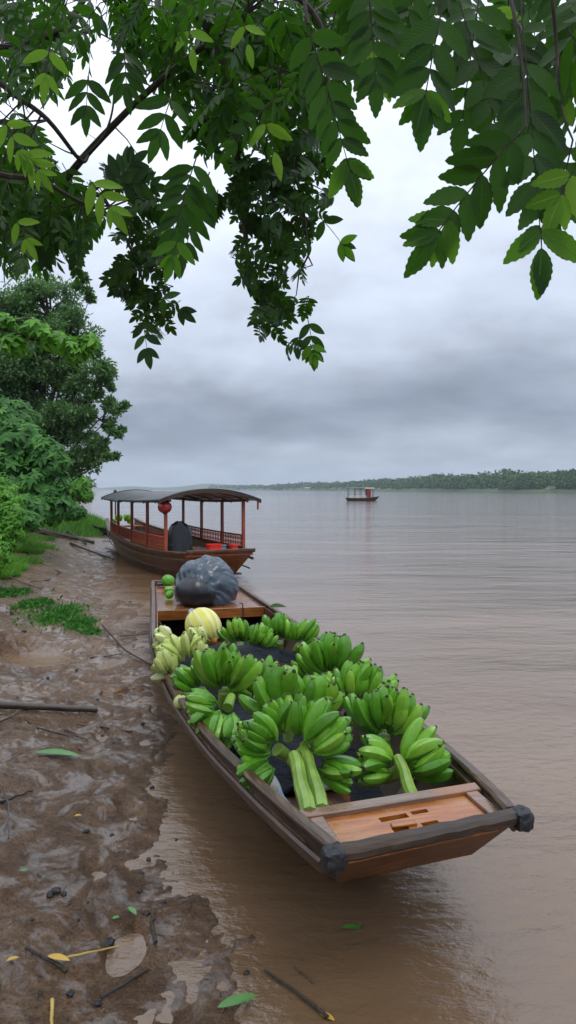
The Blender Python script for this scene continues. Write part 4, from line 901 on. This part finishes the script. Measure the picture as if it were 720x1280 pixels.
# green slope behind, filling the bank under the trees
pl = [(-8.5+i*-.9, 15+i*5, 3.0+i*.7, 4.5) for i in range(7)]+[(-6.6, 11, 1.3, 2.2), (-5.6, 8.5, 1.0, 1.5)]
grass('undergrowth', 'dark green undergrowth on the bank slope below the trees', pl, 14000, .30, 'leaf_shrub', leaf_template(2, .4, .1, .3), spread=.9, minz=.45)
# low wall block end
lw = on_ground(-4, 668); tag(MB().box((0, 0, 0), (.36, .9, .34), jit=.012).build('low_wall', 'stone', bevel=.02), 'end of a low brown earth wall at the left edge below the vine bush', 'wall').location = lw+Vector((0, .3, .1))

MARKS = [((61, 888), 'the straight pole'), ((44, 945), 'the long green leaf'), ((60, 1203), 'the folded yellow leaf'), ((155, 1235), 'the twig in the brown puddle'), ((193, 1162), 'the upright twig'), ((300, 1255), 'the long green leaf at the bottom'), ((370, 1244), 'the twig at the bottom edge'),
    ((93, 1023), 'the pale dry leaf'), ((65, 770), 'the creeping weeds'), ((130, 913), 'the pale long twig'), ((98, 860), 'the orange brown leaf'), ((20, 998), 'the twig at the left edge'), ((25, 1092), 'the green scrap at the left edge'), ((215, 1000), 'the bend of the wet edge'), ((250, 1100), 'the bow of the laden boat'), ((160, 865), 'the heap of dead leaves')]
USED = set()
def near_label(px, py, what):
    ms = sorted(MARKS, key=lambda q: math.hypot(q[0][0]-px, q[0][1]-py))
    for deg in ('', 'close '):
        for (mx, my), nm in ms[:4]:
            dx, dy = px-mx, py-my
            pos = ('right of' if dx > 0 else 'left of') if abs(dx) > abs(dy) else ('in front of' if dy > 0 else 'behind')
            l_ = f'{what} {pos} {nm}'
            if l_ not in USED: USED.add(l_); return l_
    return what
# ------------------------------------------------------------------ driftwood, sticks, leaves on the mud
def stick(name, pts, r0, r1, lab, cat, m='driftwood', grp=None, hover=0.0, n=7, wob=.006):
    W = []
    for i in range(len(pts)-1):
        a_ = Vector(pts[i]); b_ = Vector(pts[i+1])
        for k_ in range(4): W.append(a_+(b_-a_)*k_/4)
    W.append(Vector(pts[-1])); o0 = W[0].copy(); W2 = [p-o0+Vector((rng.uniform(-wob, wob), rng.uniform(-wob, wob), rng.uniform(-wob, wob)*.5)) for p in W]
    k_ = len(W2)-1; mb = MB(); mb.tube(W2, [r0+(r1-r0)*i/k_*1.0+rng.uniform(-.06, .06)*r0 for i in range(k_+1)], n); o = mb.build(name, m); o.location = o0; return tag(o, lab, cat, grp)
def G(px, py, up=.0): p = on_ground(px, py); return p+Vector((0, 0, up))
stick('pole', [G(-30, 886, .03), G(50, 889, .03), G(122, 892, .028)], .024, .021, 'straight dark wooden pole lying on the mud from the left edge', 'pole', n=10, wob=.002)
stick('log', [G(48, 666, .05), G(80, 672, .06), G(118, 680, .05)], .085, .05, 'thick grey log lying at the waterline below the grass mound', 'log', 'bark', n=10)
stick('branch', [G(52, 646, .25), G(70, 660, .14), G(108, 682, .05)], .035, .025, 'long bare branch leaning down from the shrub to the thick log', 'branch', 'bark')
stick('branch', [G(30, 664, .05), G(55, 668, .04), G(90, 676, .03)], .03, .015, 'thin bare branch crossing behind the thick log', 'branch', 'bark')
stick('branch', [G(88, 681, .04), G(112, 690, .03), G(142, 700, .02)], .032, .020, 'dark bare branch whose end dips in the water beside the covered boat', 'branch', 'bark')
stick('root', [G(24, 680, .03), G(44, 703, .02), G(76, 716, .015), G(60, 726, .01), G(38, 728, .01)], .018, .008, 'curved thin root looping over the bank above the creeping weeds', 'root')
stick('root', [G(5, 720, .02), G(30, 730, .015), G(52, 737, .01)], .014, .007, 'pale thin root along the bank just above the creeping weeds', 'root')
stick('branch', [G(128, 786, .04), G(140, 800, .05), G(158, 818, .03), G(188, 834, .02)], .012, .006, 'thin dark bent branch from the creeping weeds down to the sampan side', 'branch', 'bark')
stick('twig', [G(150, 798, .02), G(170, 797, .03), G(186, 795, .02)], .006, .003, 'thin twig between the creeping weeds and the sampan rail', 'twig', 'bark')
stick('twig', [G(112, 824, .015), G(135, 822, .015), G(152, 818, .01)], .006, .004, 'thin straight twig on wet mud left of the sampan middle', 'twig', 'bark')
stick('twig', [G(35, 902, .01), G(52, 914, .012), G(86, 922, .01)], .008, .004, 'crooked dark twig just below the straight pole', 'twig', 'bark')
stick('twig', [G(82, 914, .01), G(96, 922, .012), G(110, 927, .008)], .006, .003, 'short dark twig above the green leaf on the mud', 'twig', 'bark')
stick('twig', [G(95, 908, .012), G(130, 911, .012), G(165, 916, .008)], .007, .006, 'pale long twig pointing from below the pole to the wet edge', 'twig')
stick('twig', [G(0, 904, .01), G(14, 898, .012), G(26, 890, .02)], .007, .004, 'small twig resting against the pole near the left edge', 'twig')
stick('twig', [G(0, 1006, .01), G(20, 998, .01), G(40, 990, .008)], .007, .004, 'dark twig at the left edge beside the grey mud ridge', 'twig', 'bark')
stick('twig', [G(6, 985, .008), G(10, 1015, .01), G(12, 1050, .008)], .004, .003, 'thin grey stem standing along the left edge of the mud', 'twig')
stick('twig', [G(30, 1187, .01), G(58, 1200, .012), G(84, 1216, .01)], .006, .007, 'short dark twig crossed by the straw stem', 'twig', 'bark')
stick('straw_stem', [G(70, 1208, .022), G(108, 1198, .018), G(148, 1187, .012)], .0035, .003, 'yellow straw stem lying across the dark twig', 'straw', 'straw', wob=.001)
stick('twig', [G(126, 1252, .012), G(156, 1234, .012), G(186, 1215, .010)], .005, .0045, 'dark straight twig lying in the brown puddle near the lower left', 'twig', 'bark', wob=.002)
stick('twig', [G(193, 1142, .015), G(190, 1160, .02), G(194, 1182, .01)], .005, .007, 'short upright dark twig beside the brown puddle', 'twig', 'bark')
stick('twig', [G(330, 1216, .01), G(370, 1244, .012), G(410, 1276, .012)], .004, .006, 'dark twig in the shallow water at the bottom edge', 'twig', 'bark', wob=.002)
stick('twig', [G(368, 1212, .01), G(380, 1221, .01), G(392, 1231, .006)], .003, .002, 'tiny pale twig above the twig at the bottom edge', 'twig')
stick('straw_stem', [G(65, 1252, .008), G(65, 1266, .008), G(64, 1290, .008)], .006, .005, 'short yellow straw at the bottom left edge', 'straw', 'straw', wob=.001)
lf8 = leaf_template(10, .30, .12, .12); lf5 = leaf_template(8, .44, .14, .2)
def ground_leaf(px, py, ln, rz, m, lab, T=lf8, up=.012, tilt=.15, name='fallen_leaf', cat='leaf'):
    p = G(px, py, up); X_ = Vector((math.cos(rz), math.sin(rz), tilt)).normalized(); Z_ = Vector((rng.uniform(-.25, .25), rng.uniform(-.25, .05), 1)); Y_ = Z_.cross(X_).normalized(); Z_ = X_.cross(Y_)
    lb = LB(); lb.add(T, np.array([[0, 0, 0.]]), np.array([X_]), np.array([Y_]), np.array([Z_]), np.array([ln])); o = lb.build(name, m); o.location = p; return tag(o, lab, cat)
ground_leaf(44, 945, .26, .05, 'leaf_green_flat', 'long green leaf lying on the mud below the pole', tilt=.02, up=.03)
ground_leaf(272, 1264, .13, .35, 'leaf_green_flat', 'long green leaf on wet mud at the bottom edge', up=.012)
ground_leaf(304, 1262, .055, 1.2, 'leaf_green_flat', 'small leaf blade crossing the long green leaf at the bottom', up=.016)
ground_leaf(428, 1161, .075, .1, 'leaf_green_flat', 'green leaf floating on the brown water below the bow', up=.006, tilt=0)
ground_leaf(446, 1163, .045, 1.0, 'leaf_green_flat', 'small leaf floating against the green leaf below the bow', up=.008, tilt=0)
ground_leaf(112, 1187, .055, 2.6, 'yellow_leaf', 'folded yellow leaf at the crossing of straw and twig', up=.02) if 0 else ground_leaf(60, 1203, .085, -.35, 'yellow_leaf', 'folded yellow leaf at the crossing of straw and twig', up=.022)
ground_leaf(8, 1206, .04, .6, 'yellow_leaf', 'small curled orange leaf at the lower left edge', lf5)
ground_leaf(400, 1270, .05, -.4, 'yellow_leaf', 'yellow leaf half under water at the bottom edge', lf5, up=.008, tilt=0)
ground_leaf(140, 1152, .03, .4, 'leaf_green_flat', 'tiny green leaf scrap near the upright twig', lf5)
ground_leaf(160, 1140, .07, -.9, 'leaf_green_flat', 'bent green grass blade beside the upright twig', up=.02)
ground_leaf(25, 1092, .03, .3, 'leaf_green_flat', 'tiny green leaf scrap near the left edge of the mud', lf5)
ground_leaf(93, 1023, .035, .3, 'yellow_leaf', 'pale dry leaf in the small dip of the mud', lf5)
ground_leaf(98, 860, .06, .1, 'leaf_dead', 'orange brown leaf above the pole on wet mud', lf5)
for i, (px, py, ln) in enumerate(((145, 868, .10), (158, 872, .09), (150, 860, .08), (166, 862, .07), (138, 872, .07), (172, 880, .08), (128, 866, .06), (138, 840, .06), (104, 938, .05), (118, 852, .05))):
    ground_leaf(px, py, ln, rng.uniform(0, 6), 'leaf_dead', near_label(px, py, ('broad' if ln > .085 else 'medium' if ln > .065 else 'small')+' wet brown dead leaf'), lf5, tilt=.3, up=.015)['group'] = 'dead leaves beside the sampan'
# dark clods and bits of bark strewn over the mud
k_ = 0
cl = []
for (px, py, r) in ((136, 1181, .020), (70, 1115, .016), (62, 1120, .012), (80, 1118, .011), (108, 1040, .013), (140, 1044, .008), (186, 1075, .010), (178, 1092, .008), (183, 1143, .012), (175, 1114, .009), (88, 1243, .011), (122, 1256, .012), (50, 1242, .007), (128, 920, .010), (142, 929, .010), (150, 925, .008), (22, 872, .01), (60, 848, .014), (96, 838, .012), (205, 1128, .008), (110, 1128, .005), (308, 1217, .009), (174, 1090, .006), (40, 1150, .006), (98, 1150, .006), (220, 1050, .007), (190, 985, .012), (30, 790, .02), (122, 875, .012), (178, 905, .014)):
    cl.append((px, py, r))
for px, py, r in cl:
    p = G(px, py, r*.3); o = MB().ellipsoid((0, 0, 0), (r*1.3, r, r*.75), 9, 6, fn=lambda d, th, ph: 1+.22*math.sin(ph*3+px)*math.cos(th*4+py)).build('clod', 'black_rubber'); o.location = p
    o.rotation_euler = (0, 0, rng.random()*3); tag(o, near_label(px, py, ('largest' if r > .018 else 'sizeable' if r > .012 else 'small' if r > .0085 else 'tiny')+' dark clod'), 'clod', 'dark clods on the mud')

nL = 9000; u_ = nr.rand(nL); ly = 1.5+u_**1.7*9; sx_ = np.interp(ly, SHY, SHX); lx = sx_-nr.rand(nL)**1.15*(.9+.22*ly)+.05; lz = ground_h(lx, ly); ok = (lz > .003) & (fbm(lx*2.2+5, ly*2.2, 3) > -.06)
lx, ly, lz = lx[ok], ly[ok], lz[ok]; n_ = len(lx); lb = LB(); an = nr.rand(n_)*6.28; Xd = nrm(np.stack([np.cos(an), np.sin(an), nr.normal(size=n_)*.2], -1)); Zd = nrm(np.stack([nr.normal(size=n_)*.4, nr.normal(size=n_)*.4, np.ones(n_)], -1)); Yd = nrm(np.cross(Zd, Xd)); Zd = np.cross(Xd, Yd)
lb.add((np.array([(0, -.10, 0), (1, -.06, .05), (1, .06, .05), (0, .10, 0), (.5, 0, .22)]), np.array([(0, 1, 4, 4), (1, 2, 4, 4), (2, 3, 4, 4), (3, 0, 4, 4)][:0]+[(0, 1, 2, 3)]), np.zeros((5, 2))), np.stack([lx, ly, lz+.002], -1), Xd, Yd, Zd, .004+.022*nr.rand(n_)**3)
tag(lb.build('mud_litter', 'driftwood'), 'fine scraps of bark and grit strewn over the wet mud', kind='stuff')
# ------------------------------------------------------------------ trees hanging over the view
TB = leaf_template(14, .43, .10, .08, .055); TS = leaf_template(8, .42, .10, .08); TM = leaf_template(8, .35, .12, .14, .03)
def compound(lb, mb, P0, P1, ll, pairs, T, Nrm, sag=.04, spread=1.0, rr=.0012, ends=True, first=.15):
    """a pinnate leaf: rachis from P0 to P1, leaflets in pairs and one at the tip"""
    P0 = Vector(P0); P1 = Vector(P1); D = P1-P0; Ln = D.length; dn = D.normalized(); Nn = Vector(Nrm); Nn = (Nn-dn*Nn.dot(dn)).normalized(); S = Nn.cross(dn)
    pt = lambda t: P0+D*t+Vector((0, 0, sag*Ln*(4*t*(1-t))))
    mb.tube([pt(t) for t in (0, .25, .5, .75, 1)], [rr*1.6, rr*1.4, rr*1.2, rr, rr*.8], 4, caps=False)
    Ps, Xs, Zs, Sc = [], [], [], []
    for i in range(pairs):
        t = first+(.93-first)*i/max(1, pairs-1); tt = (pt(min(1, t+.05))-pt(max(0, t-.05))).normalized()
        for sd in (-1, 1):
            ang = math.radians(rng.uniform(48, 68))*spread*(1-.35*t)
            x = tt*math.cos(ang)+S*sd*math.sin(ang)+Vector((rng.uniform(-.1, .1), rng.uniform(-.1, .1), -.06+rng.uniform(-.08, .08))); zq = Nn+Vector((rng.uniform(-.28, .28), rng.uniform(-.28, .28), rng.uniform(-.28, .28)))
            Ps.append(pt(t+rng.uniform(-.012, .012))); Xs.append(x.normalized()); Zs.append(zq); Sc.append(ll*rng.uniform(.85, 1.1)*(.8+.3*math.sin(math.pi*min(1, t*.8+.2))))
    if ends: Ps.append(pt(1)); Xs.append((pt(1)-pt(.9)).normalized()+Vector((rng.uniform(-.12, .12), 0, -.05))); Zs.append(Nn); Sc.append(ll*1.0)
    X_ = nrm(np.array(Xs)); Z_ = np.array(Zs); Y_ = nrm(np.cross(Z_, X_)); Z_ = np.cross(X_, Y_); lb.add(T, np.array(Ps), X_, Y_, Z_, np.array(Sc))
def in_poly(x, y, poly):
    c = False; j = len(poly)-1
    for i in range(len(poly)):
        xi, yi = poly[i]; xj, yj = poly[j]
        if (yi > y) != (yj > y) and x < (xj-xi)*(y-yi)/(yj-yi)+xi: c = not c
        j = i
    return c
def bough(mb, pts, r0, r1, n=7):
    P = [at_d(a, b, c) for a, b, c in pts]; W = []
    for i in range(len(P)-1):
        p0, p1, p2, p3 = P[max(0, i-1)], P[i], P[i+1], P[min(len(P)-1, i+2)]
        for k in range(5):
            t = k/5; W.append(.5*((2*p1)+(p2-p0)*t+(2*p0-5*p1+4*p2-p3)*t*t+(3*p1-p0-3*p2+p3)*t**3))
    W.append(P[-1]); K = len(W)-1
    mb.tube(W, [r0+(r1-r0)*i/K for i in range(K+1)], n); return W
def fill(lb, mb, poly, n, drange, ll, Lr, T, nodes, pairs=(4, 6), facing=.6, hang=.75, tip=None, px_l=None):
    xs = [p[0] for p in poly]; ys = [p[1] for p in poly]; k = 0; tries = 0
    while k < n and tries < n*60:
        tries += 1; px = rng.uniform(min(xs), max(xs)); py = rng.uniform(min(ys), max(ys))
        if not in_poly(px, py, poly): continue
        d = rng.uniform(*drange); p = at_d(px, py, d); Lw = rng.uniform(*Lr)
        D = Vector((rng.gauss(0, 1), rng.gauss(0, .8), 0)); D = (D.normalized()*(1-hang)+Vector((0, 0, -hang))).normalized()
        # the tip must stay inside the region
        e_ = p+D*Lw; ey = e_.y; ex = 360+F*e_.x/ey; ez = 612-F*(e_.z-CAMZ)/ey
        if not in_poly(ex, ez, poly): continue
        Nv = Vector((rng.gauss(0, .6), -facing+rng.gauss(0, .5), -.4+rng.gauss(0, .5)))
        compound(lb, mb, p, e_, ll*rng.uniform(.85, 1.15), rng.randint(*pairs), T, Nv, .05); k += 1
        if nodes and rng.random() < .3:
            q = min(nodes, key=lambda w_: (w_-p).length); mid = (q+p)/2+Vector((rng.uniform(-.2, .2), rng.uniform(-.2, .2), rng.uniform(-.1, .25)))*(q-p).length; mb.tube([q, mid, p], [.004, .003, .0018], 4, caps=False)
# --- the tree on the left: trunk off the frame, boughs over the bank
t1 = Vector((-3.4, 2.2, gh(-3.4, 2.2))); ot = empty('overhanging_tree', t1, 0, label='dark leafy tree reaching over the bank from the upper left', cat='tree')
tk = MB(); tk.tube([t1-Vector((0, 0, .3)), t1+Vector((.1, 0, 1.0)), t1+Vector((.25, .1, 2.2)), t1+Vector((.5, .2, 3.4)), t1+Vector((.9, .4, 4.6))], [.26, .21, .18, .14, .08], 12, rib=.04); tk.build('trunk', 'bark', ot, world=True)
T2 = t1+Vector((.25, .1, 2.2)); T3 = t1+Vector((.5, .2, 3.4))
limbs = [([(-60, 95, 3.0), (0, 62, 2.9), (55, 48, 2.8), (90, 22, 2.8), (120, -30, 2.8)], .020, .010, T2), ([(55, 49, 2.8), (85, 46, 2.8), (118, 38, 2.8)], .010, .005, None),
    ([(-100, 345, 3.2), (-10, 300, 3.1), (30, 272, 3.0), (70, 238, 3.0), (115, 185, 2.9), (190, 110, 2.8), (290, 30, 2.7)], .022, .010, T2),
    ([(-90, 60, 2.6), (-20, 90, 2.6), (20, 120, 2.6), (60, 150, 2.6), (100, 200, 2.7), (110, 195, 2.8)], .012, .006, T2),
    ([(70, -80, 2.6), (200, -20, 2.6), (262, 40, 2.6), (290, 120, 2.6), (298, 210, 2.7), (304, 280, 2.7), (318, 350, 2.7), (340, 405, 2.7)], .016, .004, T3),
    ([(20, 235, 2.9), (90, 235, 2.9), (130, 250, 2.8), (158, 300, 2.8), (178, 350, 2.8), (184, 410, 2.8)], .010, .003, None),
    ([(200, -60, 2.3), (330, -30, 2.2), (400, 30, 2.2), (410, 120, 2.2)], .014, .005, T3), ([(290, 100, 2.6), (340, 170, 2.7), (375, 240, 2.7), (385, 320, 2.7)], .008, .003, None),
    ([(-60, 200, 2.2), (0, 218, 2.2), (50, 225, 2.3), (95, 250, 2.4), (130, 262, 2.5)], .010, .005, T2)]
nodes = []
for pts, r0, r1, root_ in limbs:
    mb = MB(); W = bough(mb, pts, r0, r1)
    if root_ is not None: mb.tube([root_, (root_+W[0])/2+Vector((0, 0, .25)), W[0]], [.06, .04, r0], 8)
    mb.build('branch', 'bark', ot, world=True); nodes += W
mb = MB(); W = bough(mb, [(100, 200, 2.8), (118, 184, 2.8), (132, 165, 2.8), (141, 135, 2.8), (143, 95, 2.8)], .006, .003, 6); mb.tube([at_d(126, 178, 2.8), at_d(114, 170, 2.8), at_d(106, 165, 2.8)], [.0015, .001, .0008], 4); mb.build('branch', 'bark', ot, world=True)
def crown(parent, name, m, job):
    lb = LB(); mb = MB(); job(lb, mb); lb.build(name, m, parent)
    if mb.v: tag(mb.build('twigs', 'bark', parent, world=True), kind='stuff')
def sprays(parent, m, lst):
    for a_ in lst:
        lb = LB(); mb = MB(); compound(lb, mb, *a_[0], **(a_[1] if len(a_) > 1 else {})); o = mb.build('leaf_spray', 'bark', parent, world=True); q = lb.build('leaflets', m, parent); q.parent = o
PA = [(-40, -30), (150, -30), (128, 40), (118, 90), (112, 130), (95, 118), (78, 160), (62, 125), (30, 140), (-40, 150)]
PL = [(-40, 110), (35, 140), (62, 175), (92, 215), (125, 235), (142, 262), (125, 300), (100, 335), (62, 330), (48, 352), (-40, 350)]
PC = [(140, -30), (480, -30), (470, 50), (430, 110), (425, 180), (405, 215), (360, 225), (330, 205), (275, 215), (225, 170), (205, 110), (158, 90), (135, 45)]
PE = [(128, 205), (190, 195), (218, 290), (232, 330), (232, 392), (190, 445), (165, 410), (125, 355), (150, 300)]
PF = [(268, 190), (405, 185), (425, 240), (398, 300), (385, 350), (402, 425), (370, 452), (322, 430), (288, 350), (268, 290)]
def job(lb, mb):
    fill(lb, mb, PE, 66, (2.6, 3.0), .042, (.09, .15), TS, nodes, (5, 7), 1.3, .35); fill(lb, mb, PF, 104, (2.5, 2.9), .042, (.09, .15), TS, nodes, (5, 7), 1.3, .35)
    compound(lb, mb, at_d(385, 400, 2.6), at_d(392, 440, 2.6), .07, 3, TS, (0, -1, -.1)); compound(lb, mb, at_d(400, 272, 2.6), at_d(428, 306, 2.6), .075, 2, TS, (0, -1, -.2)); compound(lb, mb, at_d(178, 400, 2.6), at_d(184, 438, 2.6), .07, 3, TS, (0, -1, 0))
    compound(lb, mb, at_d(200, 370, 2.6), at_d(226, 388, 2.6), .07, 2, TS, (0, -1, -.2)); compound(lb, mb, at_d(140, 235, 2.5), at_d(165, 205, 2.5), .075, 5, TS, (0, -1, -.2)); compound(lb, mb, at_d(150, 230, 2.5), at_d(190, 232, 2.5), .07, 4, TS, (0, -1, -.2))
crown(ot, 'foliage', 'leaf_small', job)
def job(lb, mb):
    fill(lb, mb, PA, 80, (2.4, 3.4), .060, (.16, .28), TM, nodes, (3, 6), .3, .6); fill(lb, mb, PL, 140, (2.4, 3.4), .058, (.14, .26), TM, nodes, (4, 7), .3, .6)
    fill(lb, mb, PC, 165, (2.2, 3.4), .060, (.15, .26), TM, nodes, (4, 7), .3, .55); fill(lb, mb, PC, 170, (2.5, 3.5), .052, (.10, .17), TS, nodes, (4, 7), .4, .4)
    compound(lb, mb, at_d(246, 195, 2.0), at_d(218, 292, 2.0), .085, 7, TM, (.1, -1, -.1)); compound(lb, mb, at_d(262, 215, 2.1), at_d(232, 310, 2.1), .085, 6, TM, (-.3, -1, .1)); compound(lb, mb, at_d(155, 60, 2.3), at_d(158, 108, 2.3), .085, 4, TM, (0, -1, -.2))
    compound(lb, mb, at_d(215, 120, 1.9), at_d(200, 165, 1.9), .085, 3, TM, (.2, -1, -.1)); compound(lb, mb, at_d(110, 95, 2.4), at_d(108, 135, 2.4), .09, 3, TM, (0, -1, -.2)); compound(lb, mb, at_d(48, 268, 2.6), at_d(56, 335, 2.6), .05, 16, TS, (.1, -1, 0)); compound(lb, mb, at_d(92, 290, 2.6), at_d(96, 345, 2.6), .04, 14, TS, (.1, -1, 0))
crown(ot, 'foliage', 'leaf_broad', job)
lb = LB()  # unseen crown above and behind the camera, added to shade bank and leaves
for c_, r_ in (((-2.1, .9, 4.3), (1.2, .8, .6)), ((-.9, .7, 4.1), (1.1, .9, .6)), ((.4, .5, 4.1), (1.1, .8, .6)), ((1.6, .1, 4.2), (1.0, .9, .6)), ((-1.2, -1.1, 4.0), (1.3, 1.0, .8)), ((.8, -1.4, 4.2), (1.3, 1.0, .8)), ((-3.2, -.4, 3.9), (1.2, 1.1, .9)), ((-4.2, 1.8, 3.6), (1.3, 1.2, 1.0)), ((-3.4, 3.4, 4.6), (1.0, 1.0, .6))):
    crown_leaves(lb, lt, c_, r_, 650, .13, .2)
lb.build('foliage', 'leaf_small', ot)
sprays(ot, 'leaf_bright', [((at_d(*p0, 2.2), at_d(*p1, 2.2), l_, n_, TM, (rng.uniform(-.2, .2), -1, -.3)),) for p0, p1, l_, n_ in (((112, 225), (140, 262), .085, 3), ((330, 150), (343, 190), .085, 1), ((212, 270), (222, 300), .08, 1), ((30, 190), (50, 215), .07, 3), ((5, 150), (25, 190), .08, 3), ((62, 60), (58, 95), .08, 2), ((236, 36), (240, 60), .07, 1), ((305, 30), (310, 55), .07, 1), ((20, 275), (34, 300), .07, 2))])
# --- the tree on the right: large toothed leaflets, boughs coming from behind the camera over the water's edge
t2 = Vector((2.6, -2.6, 0.0)); rt = empty('toothed_leaf_tree', t2, 0, label='tree with large toothed leaflets hanging in at the upper right', cat='tree')
tk = MB(); tk.tube([t2-Vector((0, 0, 1.6)), t2+Vector((-.05, .1, 1.0)), t2+Vector((-.2, .3, 2.4)), t2+Vector((-.4, .8, 3.6)), t2+Vector((-.7, 1.6, 4.2))], [.30, .24, .19, .13, .09], 12, rib=.04); tk.build('trunk', 'bark', rt, world=True)
Tt = t2+Vector((-.7, 1.6, 4.2)); nodes2 = []
for pts, r0, r1, rr_ in (([(620, -120, 1.6), (630, -40, 1.5), (645, 30, 1.4), (655, 110, 1.35), (657, 160, 1.3)], .005, .0018, True), ([(690, -120, 1.6), (690, -20, 1.5), (696, 60, 1.5), (700, 130, 1.45), (716, 175, 1.4)], .005, .0018, True), ([(500, -120, 1.7), (520, -50, 1.6), (560, -15, 1.5), (600, -15, 1.5)], .007, .003, True), ([(380, -110, 1.6), (378, -30, 1.5), (385, 30, 1.45)], .007, .003, True), ([(800, -60, 1.6), (740, 40, 1.5), (715, 90, 1.5)], .008, .004, True)):
    mb = MB(); W = bough(mb, pts, r0, r1)
    if rr_: mb.tube([Tt, (Tt+W[0])/2+Vector((0, 0, .2)), W[0]], [.05, .025, r0], 8)
    mb.build('branch', 'bark', rt, world=True); nodes2 += W
Nf = (0, -1, -.25)
sprays(rt, 'leaf_broad', [((at_d(557, -12, 1.35), at_d(530, 128, 1.35), .088, 4, TB, Nf, .02, .95), {'first': .3}), ((at_d(657, 158, 1.3), at_d(540, 300, 1.3), .082, 6, TB, (.1, -1, -.2), .03, .95),),
    ((at_d(650, -5, 1.4), at_d(677, 310, 1.3), .088, 8, TB, (.15, -1, -.2), .01, .95), {'first': .3}), ((at_d(380, 20, 1.45), at_d(437, 212, 1.45), .075, 8, TB, (-.15, -1, -.2), .03, .95),),
    ((at_d(575, 5, 1.5), at_d(622, 165, 1.45), .085, 6, TB, (.2, -1, 0), .02),), ((at_d(716, 175, 1.4), at_d(700, 250, 1.4), .085, 4, TB, (-.3, -1, 0), .02),), ((at_d(600, -10, 1.55), at_d(578, 150, 1.5), .085, 6, TB, (-.2, -1, .1), .02),),
    ((at_d(460, -20, 1.5), at_d(470, 100, 1.5), .075, 6, TB, (0, -1, 0), .02),), ((at_d(520, -20, 1.6), at_d(498, 80, 1.6), .075, 5, TB, (.2, -1, 0), .02),)])
def job(lb, mb):
    PG = [(570, -60), (780, -60), (780, 225), (715, 235), (690, 190), (640, 205), (610, 170), (590, 60)]
    fill(lb, mb, PG, 30, (1.4, 2.2), .085, (.16, .28), TB, nodes2, (3, 6), .4, .7)
    PH = [(395, -60), (600, -60), (570, 30), (520, 60), (470, 95), (430, 70)]
    fill(lb, mb, PH, 14, (1.5, 2.2), .075, (.14, .24), TB, nodes2, (3, 5), .4, .7)
crown(rt, 'foliage', 'leaf_broad', job)
sprays(rt, 'leaf_mid', [((at_d(533, 112, 1.34), at_d(531, 122, 1.34), .072, 1, TB, Nf),), ((at_d(562, 272, 1.29), at_d(546, 292, 1.29), .072, 2, TB, Nf),), ((at_d(676, 285, 1.29), at_d(677, 312, 1.29), .088, 1, TB, Nf),), ((at_d(434, 200, 1.44), at_d(438, 215, 1.44), .068, 1, TB, Nf),), ((at_d(424, 303, 2.55), at_d(430, 308, 2.55), .06, 1, TS, Nf),), ((at_d(388, 430, 2.55), at_d(392, 442, 2.55), .055, 2, TS, Nf),), ((at_d(222, 300, 1.95), at_d(216, 320, 1.95), .075, 2, TM, Nf),)])
sprays(rt, 'leaf_bright', [((at_d(716, 215, 1.3), at_d(700, 245, 1.3), .08, 2, TB, (0, -1, -.3)),), ((at_d(505, 0, 1.7), at_d(500, 30, 1.7), .07, 2, TB, (0, -1, -.3)),), ((at_d(470, 60, 1.7), at_d(478, 90, 1.7), .07, 2, TB, (0, -1, -.3)),),
    ((at_d(700, 90, 1.7), at_d(706, 120, 1.7), .07, 1, TB, (0, -1, -.3)),), ((at_d(618, 10, 1.8), at_d(622, 30, 1.8), .07, 1, TB, (0, -1, -.3)),)])
for me_ in list(bpy.data.meshes):
    if me_.users == 0: bpy.data.meshes.remove(me_)
